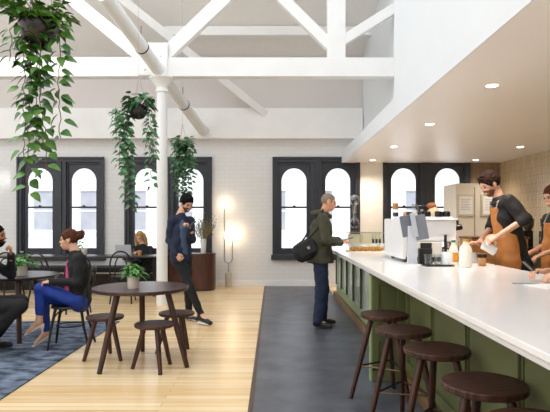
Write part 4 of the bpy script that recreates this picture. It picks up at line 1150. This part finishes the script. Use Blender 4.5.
# siphon brewer on the case
sp = empty('siphon_brewer', (1.095, 7.25, CT + .256), 0, 'glass siphon coffee brewer with round bulbs on the display case', 'coffee brewer')
MB().lathe([(.06, 0), (.06, .012), (.02, .016)], n=24).build('base', M_black, sp, smooth=True)
MB().tube([(.05, .03, .01), (.05, .03, .34), (.0, .0, .34)], .006, 8).build('stand', M_black, sp, smooth=True)
bm = glassmat('bulb_glass', (228, 232, 233), .2)
MB().lathe([(.02, .06), (.05, .075), (.064, .12), (.052, .165), (.022, .20), (.02, .25)], n=24).build('lower_bulb', bm, sp, smooth=True)
MB().lathe([(.03, .08), (.058, .11), (.06, .12)], n=20).build('coffee', mat('brewed_coffee', (54, 34, 26), .2), sp, smooth=True)
MB().lathe([(.026, .255), (.026, .36), (.03, .365)], n=20).build('collar', M_steel, sp, smooth=True)
MB().lathe([(.025, .36), (.05, .385), (.066, .43), (.06, .475), (.03, .50), (.028, .50), (.056, .472), (.06, .43)], n=24).build('upper_globe', bm, sp, smooth=True)

# ------------------------------------------------------------------ behind the bar
cb = empty('cool_cabinet', (3.58, 9.6, 0), 0, 'tall cream cabinet with framed notices behind the barista', 'cabinet')
MB().box(-.33, .42, 0, .7, 0, 2.07).build('carcass', M_cane, cb, bevel=.01)
MB().box(.0, .008, -.012, 0, .1, 2.0).build('door_gap', mat('gap', (150, 140, 124), .6), cb)
for i, (a, w) in enumerate(((-.16, .30), (.24, .24))):
    n_ = empty('framed_notice', (3.58 + a, 9.587, 1.68), 0, ('framed white notice on the left door of the cream cabinet', 'framed white notice partly hidden behind the barista')[i], 'notice')
    MB().box(-w / 2, w / 2, -.012, .012, -.19, .19).build('frame', mat('pale_frame', (214, 208, 194), .4), n_, bevel=.003)
    MB().box(-w / 2 + .03, w / 2 - .03, -.014, -.012, -.16, .16).build('sheet', M_paper, n_)
    tx = MB()
    for k in range(7): tx.box(-w / 2 + .06, w / 2 - .06 - (k * 37 % 5) * .012, -.0148, -.014, .10 - k * .03, .107 - k * .03)
    tx.build('print_lines', mat('faint_print', (176, 174, 170), .8), n_)
wb_ = empty('back_bench', (0, 0, 0), 0, 'dark timber back bench along the tiled wall', 'bench')
MB().box(4.2, 4.86, 5.0, 10.2, 0, .86).build('carcass', M_green, wb_)
MB().box(4.16, 4.86, 5.0, 10.2, .86, .90).build('worktop', mat('bench_stone', (60, 56, 54), .3), wb_, bevel=.004)
def grinder(x, y, z, label):
    t = empty('coffee_grinder', (x, y, z), 0, label, 'coffee grinder')
    MB().box(-.09, .09, -.10, .10, 0, .06).box(-.08, .08, -.02, .10, .06, .34).build('grinder_body', M_black, t, bevel=.01)
    MB().lathe([(.05, .34), (.09, .42), (.095, .54), (.09, .54), (.045, .36)], n=20).build('hopper', mat('smoked_hopper', (70, 62, 56), .2), t, smooth=True)
    MB().box(-.10, -.08, -.05, .03, .18, .24).build('dosing_chute', M_steel, t, bevel=.004)
grinder(4.30, 9.1, .90, 'black coffee grinder on the back bench behind the barista')
grinder(4.36, 8.6, .90, 'black coffee grinder nearer the second barista on the back bench')
sd = empty('side_counter', (3.35, 8.6, 0), 0, 'low wooden cupboard in front of the cream cabinet', 'cupboard')
MB().box(-.25, .62, -.2, .35, 0, 1.12).build('carcass', M_wood, sd, bevel=.006)
MB().box(-.27, .64, -.22, .37, 1.12, 1.15).build('worktop', mat('brown_top', (120, 80, 52), .4), sd, bevel=.004)

# ------------------------------------------------------------------ light
w = bpy.data.worlds.new('daylight'); S.world = w; w.use_nodes = True
bgn = w.node_tree.nodes['Background']; bgn.inputs[0].default_value = (0.96, 0.98, 1.0, 1); bgn.inputs[1].default_value = 1.15
def area(name, loc_, tgt, sx, sy, e, col):
    l = bpy.data.lights.new(name, 'AREA'); l.shape = 'RECTANGLE'; l.size = sx; l.size_y = sy; l.energy = e; l.color = col
    o = bpy.data.objects.new(name, l); COL.objects.link(o); o.location = loc_
    o.rotation_euler = (V(tgt) - V(loc_)).to_track_quat('-Z', 'Y').to_euler(); return o
area('added_fill_left', (-4.5, 4.0, 7.5), (-.5, 7.5, 0.5), 5, 4, 60, (.97, .99, 1))  # added area lamp above the open roof, fills from upper left
sun = bpy.data.lights.new('sun', 'SUN'); sun.energy = 3.2; sun.angle = .02; sun.color = (1, .97, .93)
so_ = bpy.data.objects.new('sun', sun); COL.objects.link(so_); so_.rotation_euler = V((-.8, .35, -.5)).to_track_quat('-Z', 'Y').to_euler(); so_.location = (6, 0, 12)


# ------------------------------------------------------------------ camera
cam = bpy.data.cameras.new('camera'); co = bpy.data.objects.new('camera', cam); COL.objects.link(co)
co.location = (0, 0, 1.4); co.rotation_euler = (PI / 2, 0, 0)
cam.sensor_width = 36; cam.lens = 540 / 550 * 36; cam.shift_x = 2 / 550; cam.shift_y = 15 / 550; cam.clip_start = .05
S.camera = co
S.view_settings.view_transform = 'Standard'; S.view_settings.look = 'None'; S.view_settings.gamma = 1.0
S.view_settings.use_curve_mapping = False; S.view_settings.exposure = 0.5
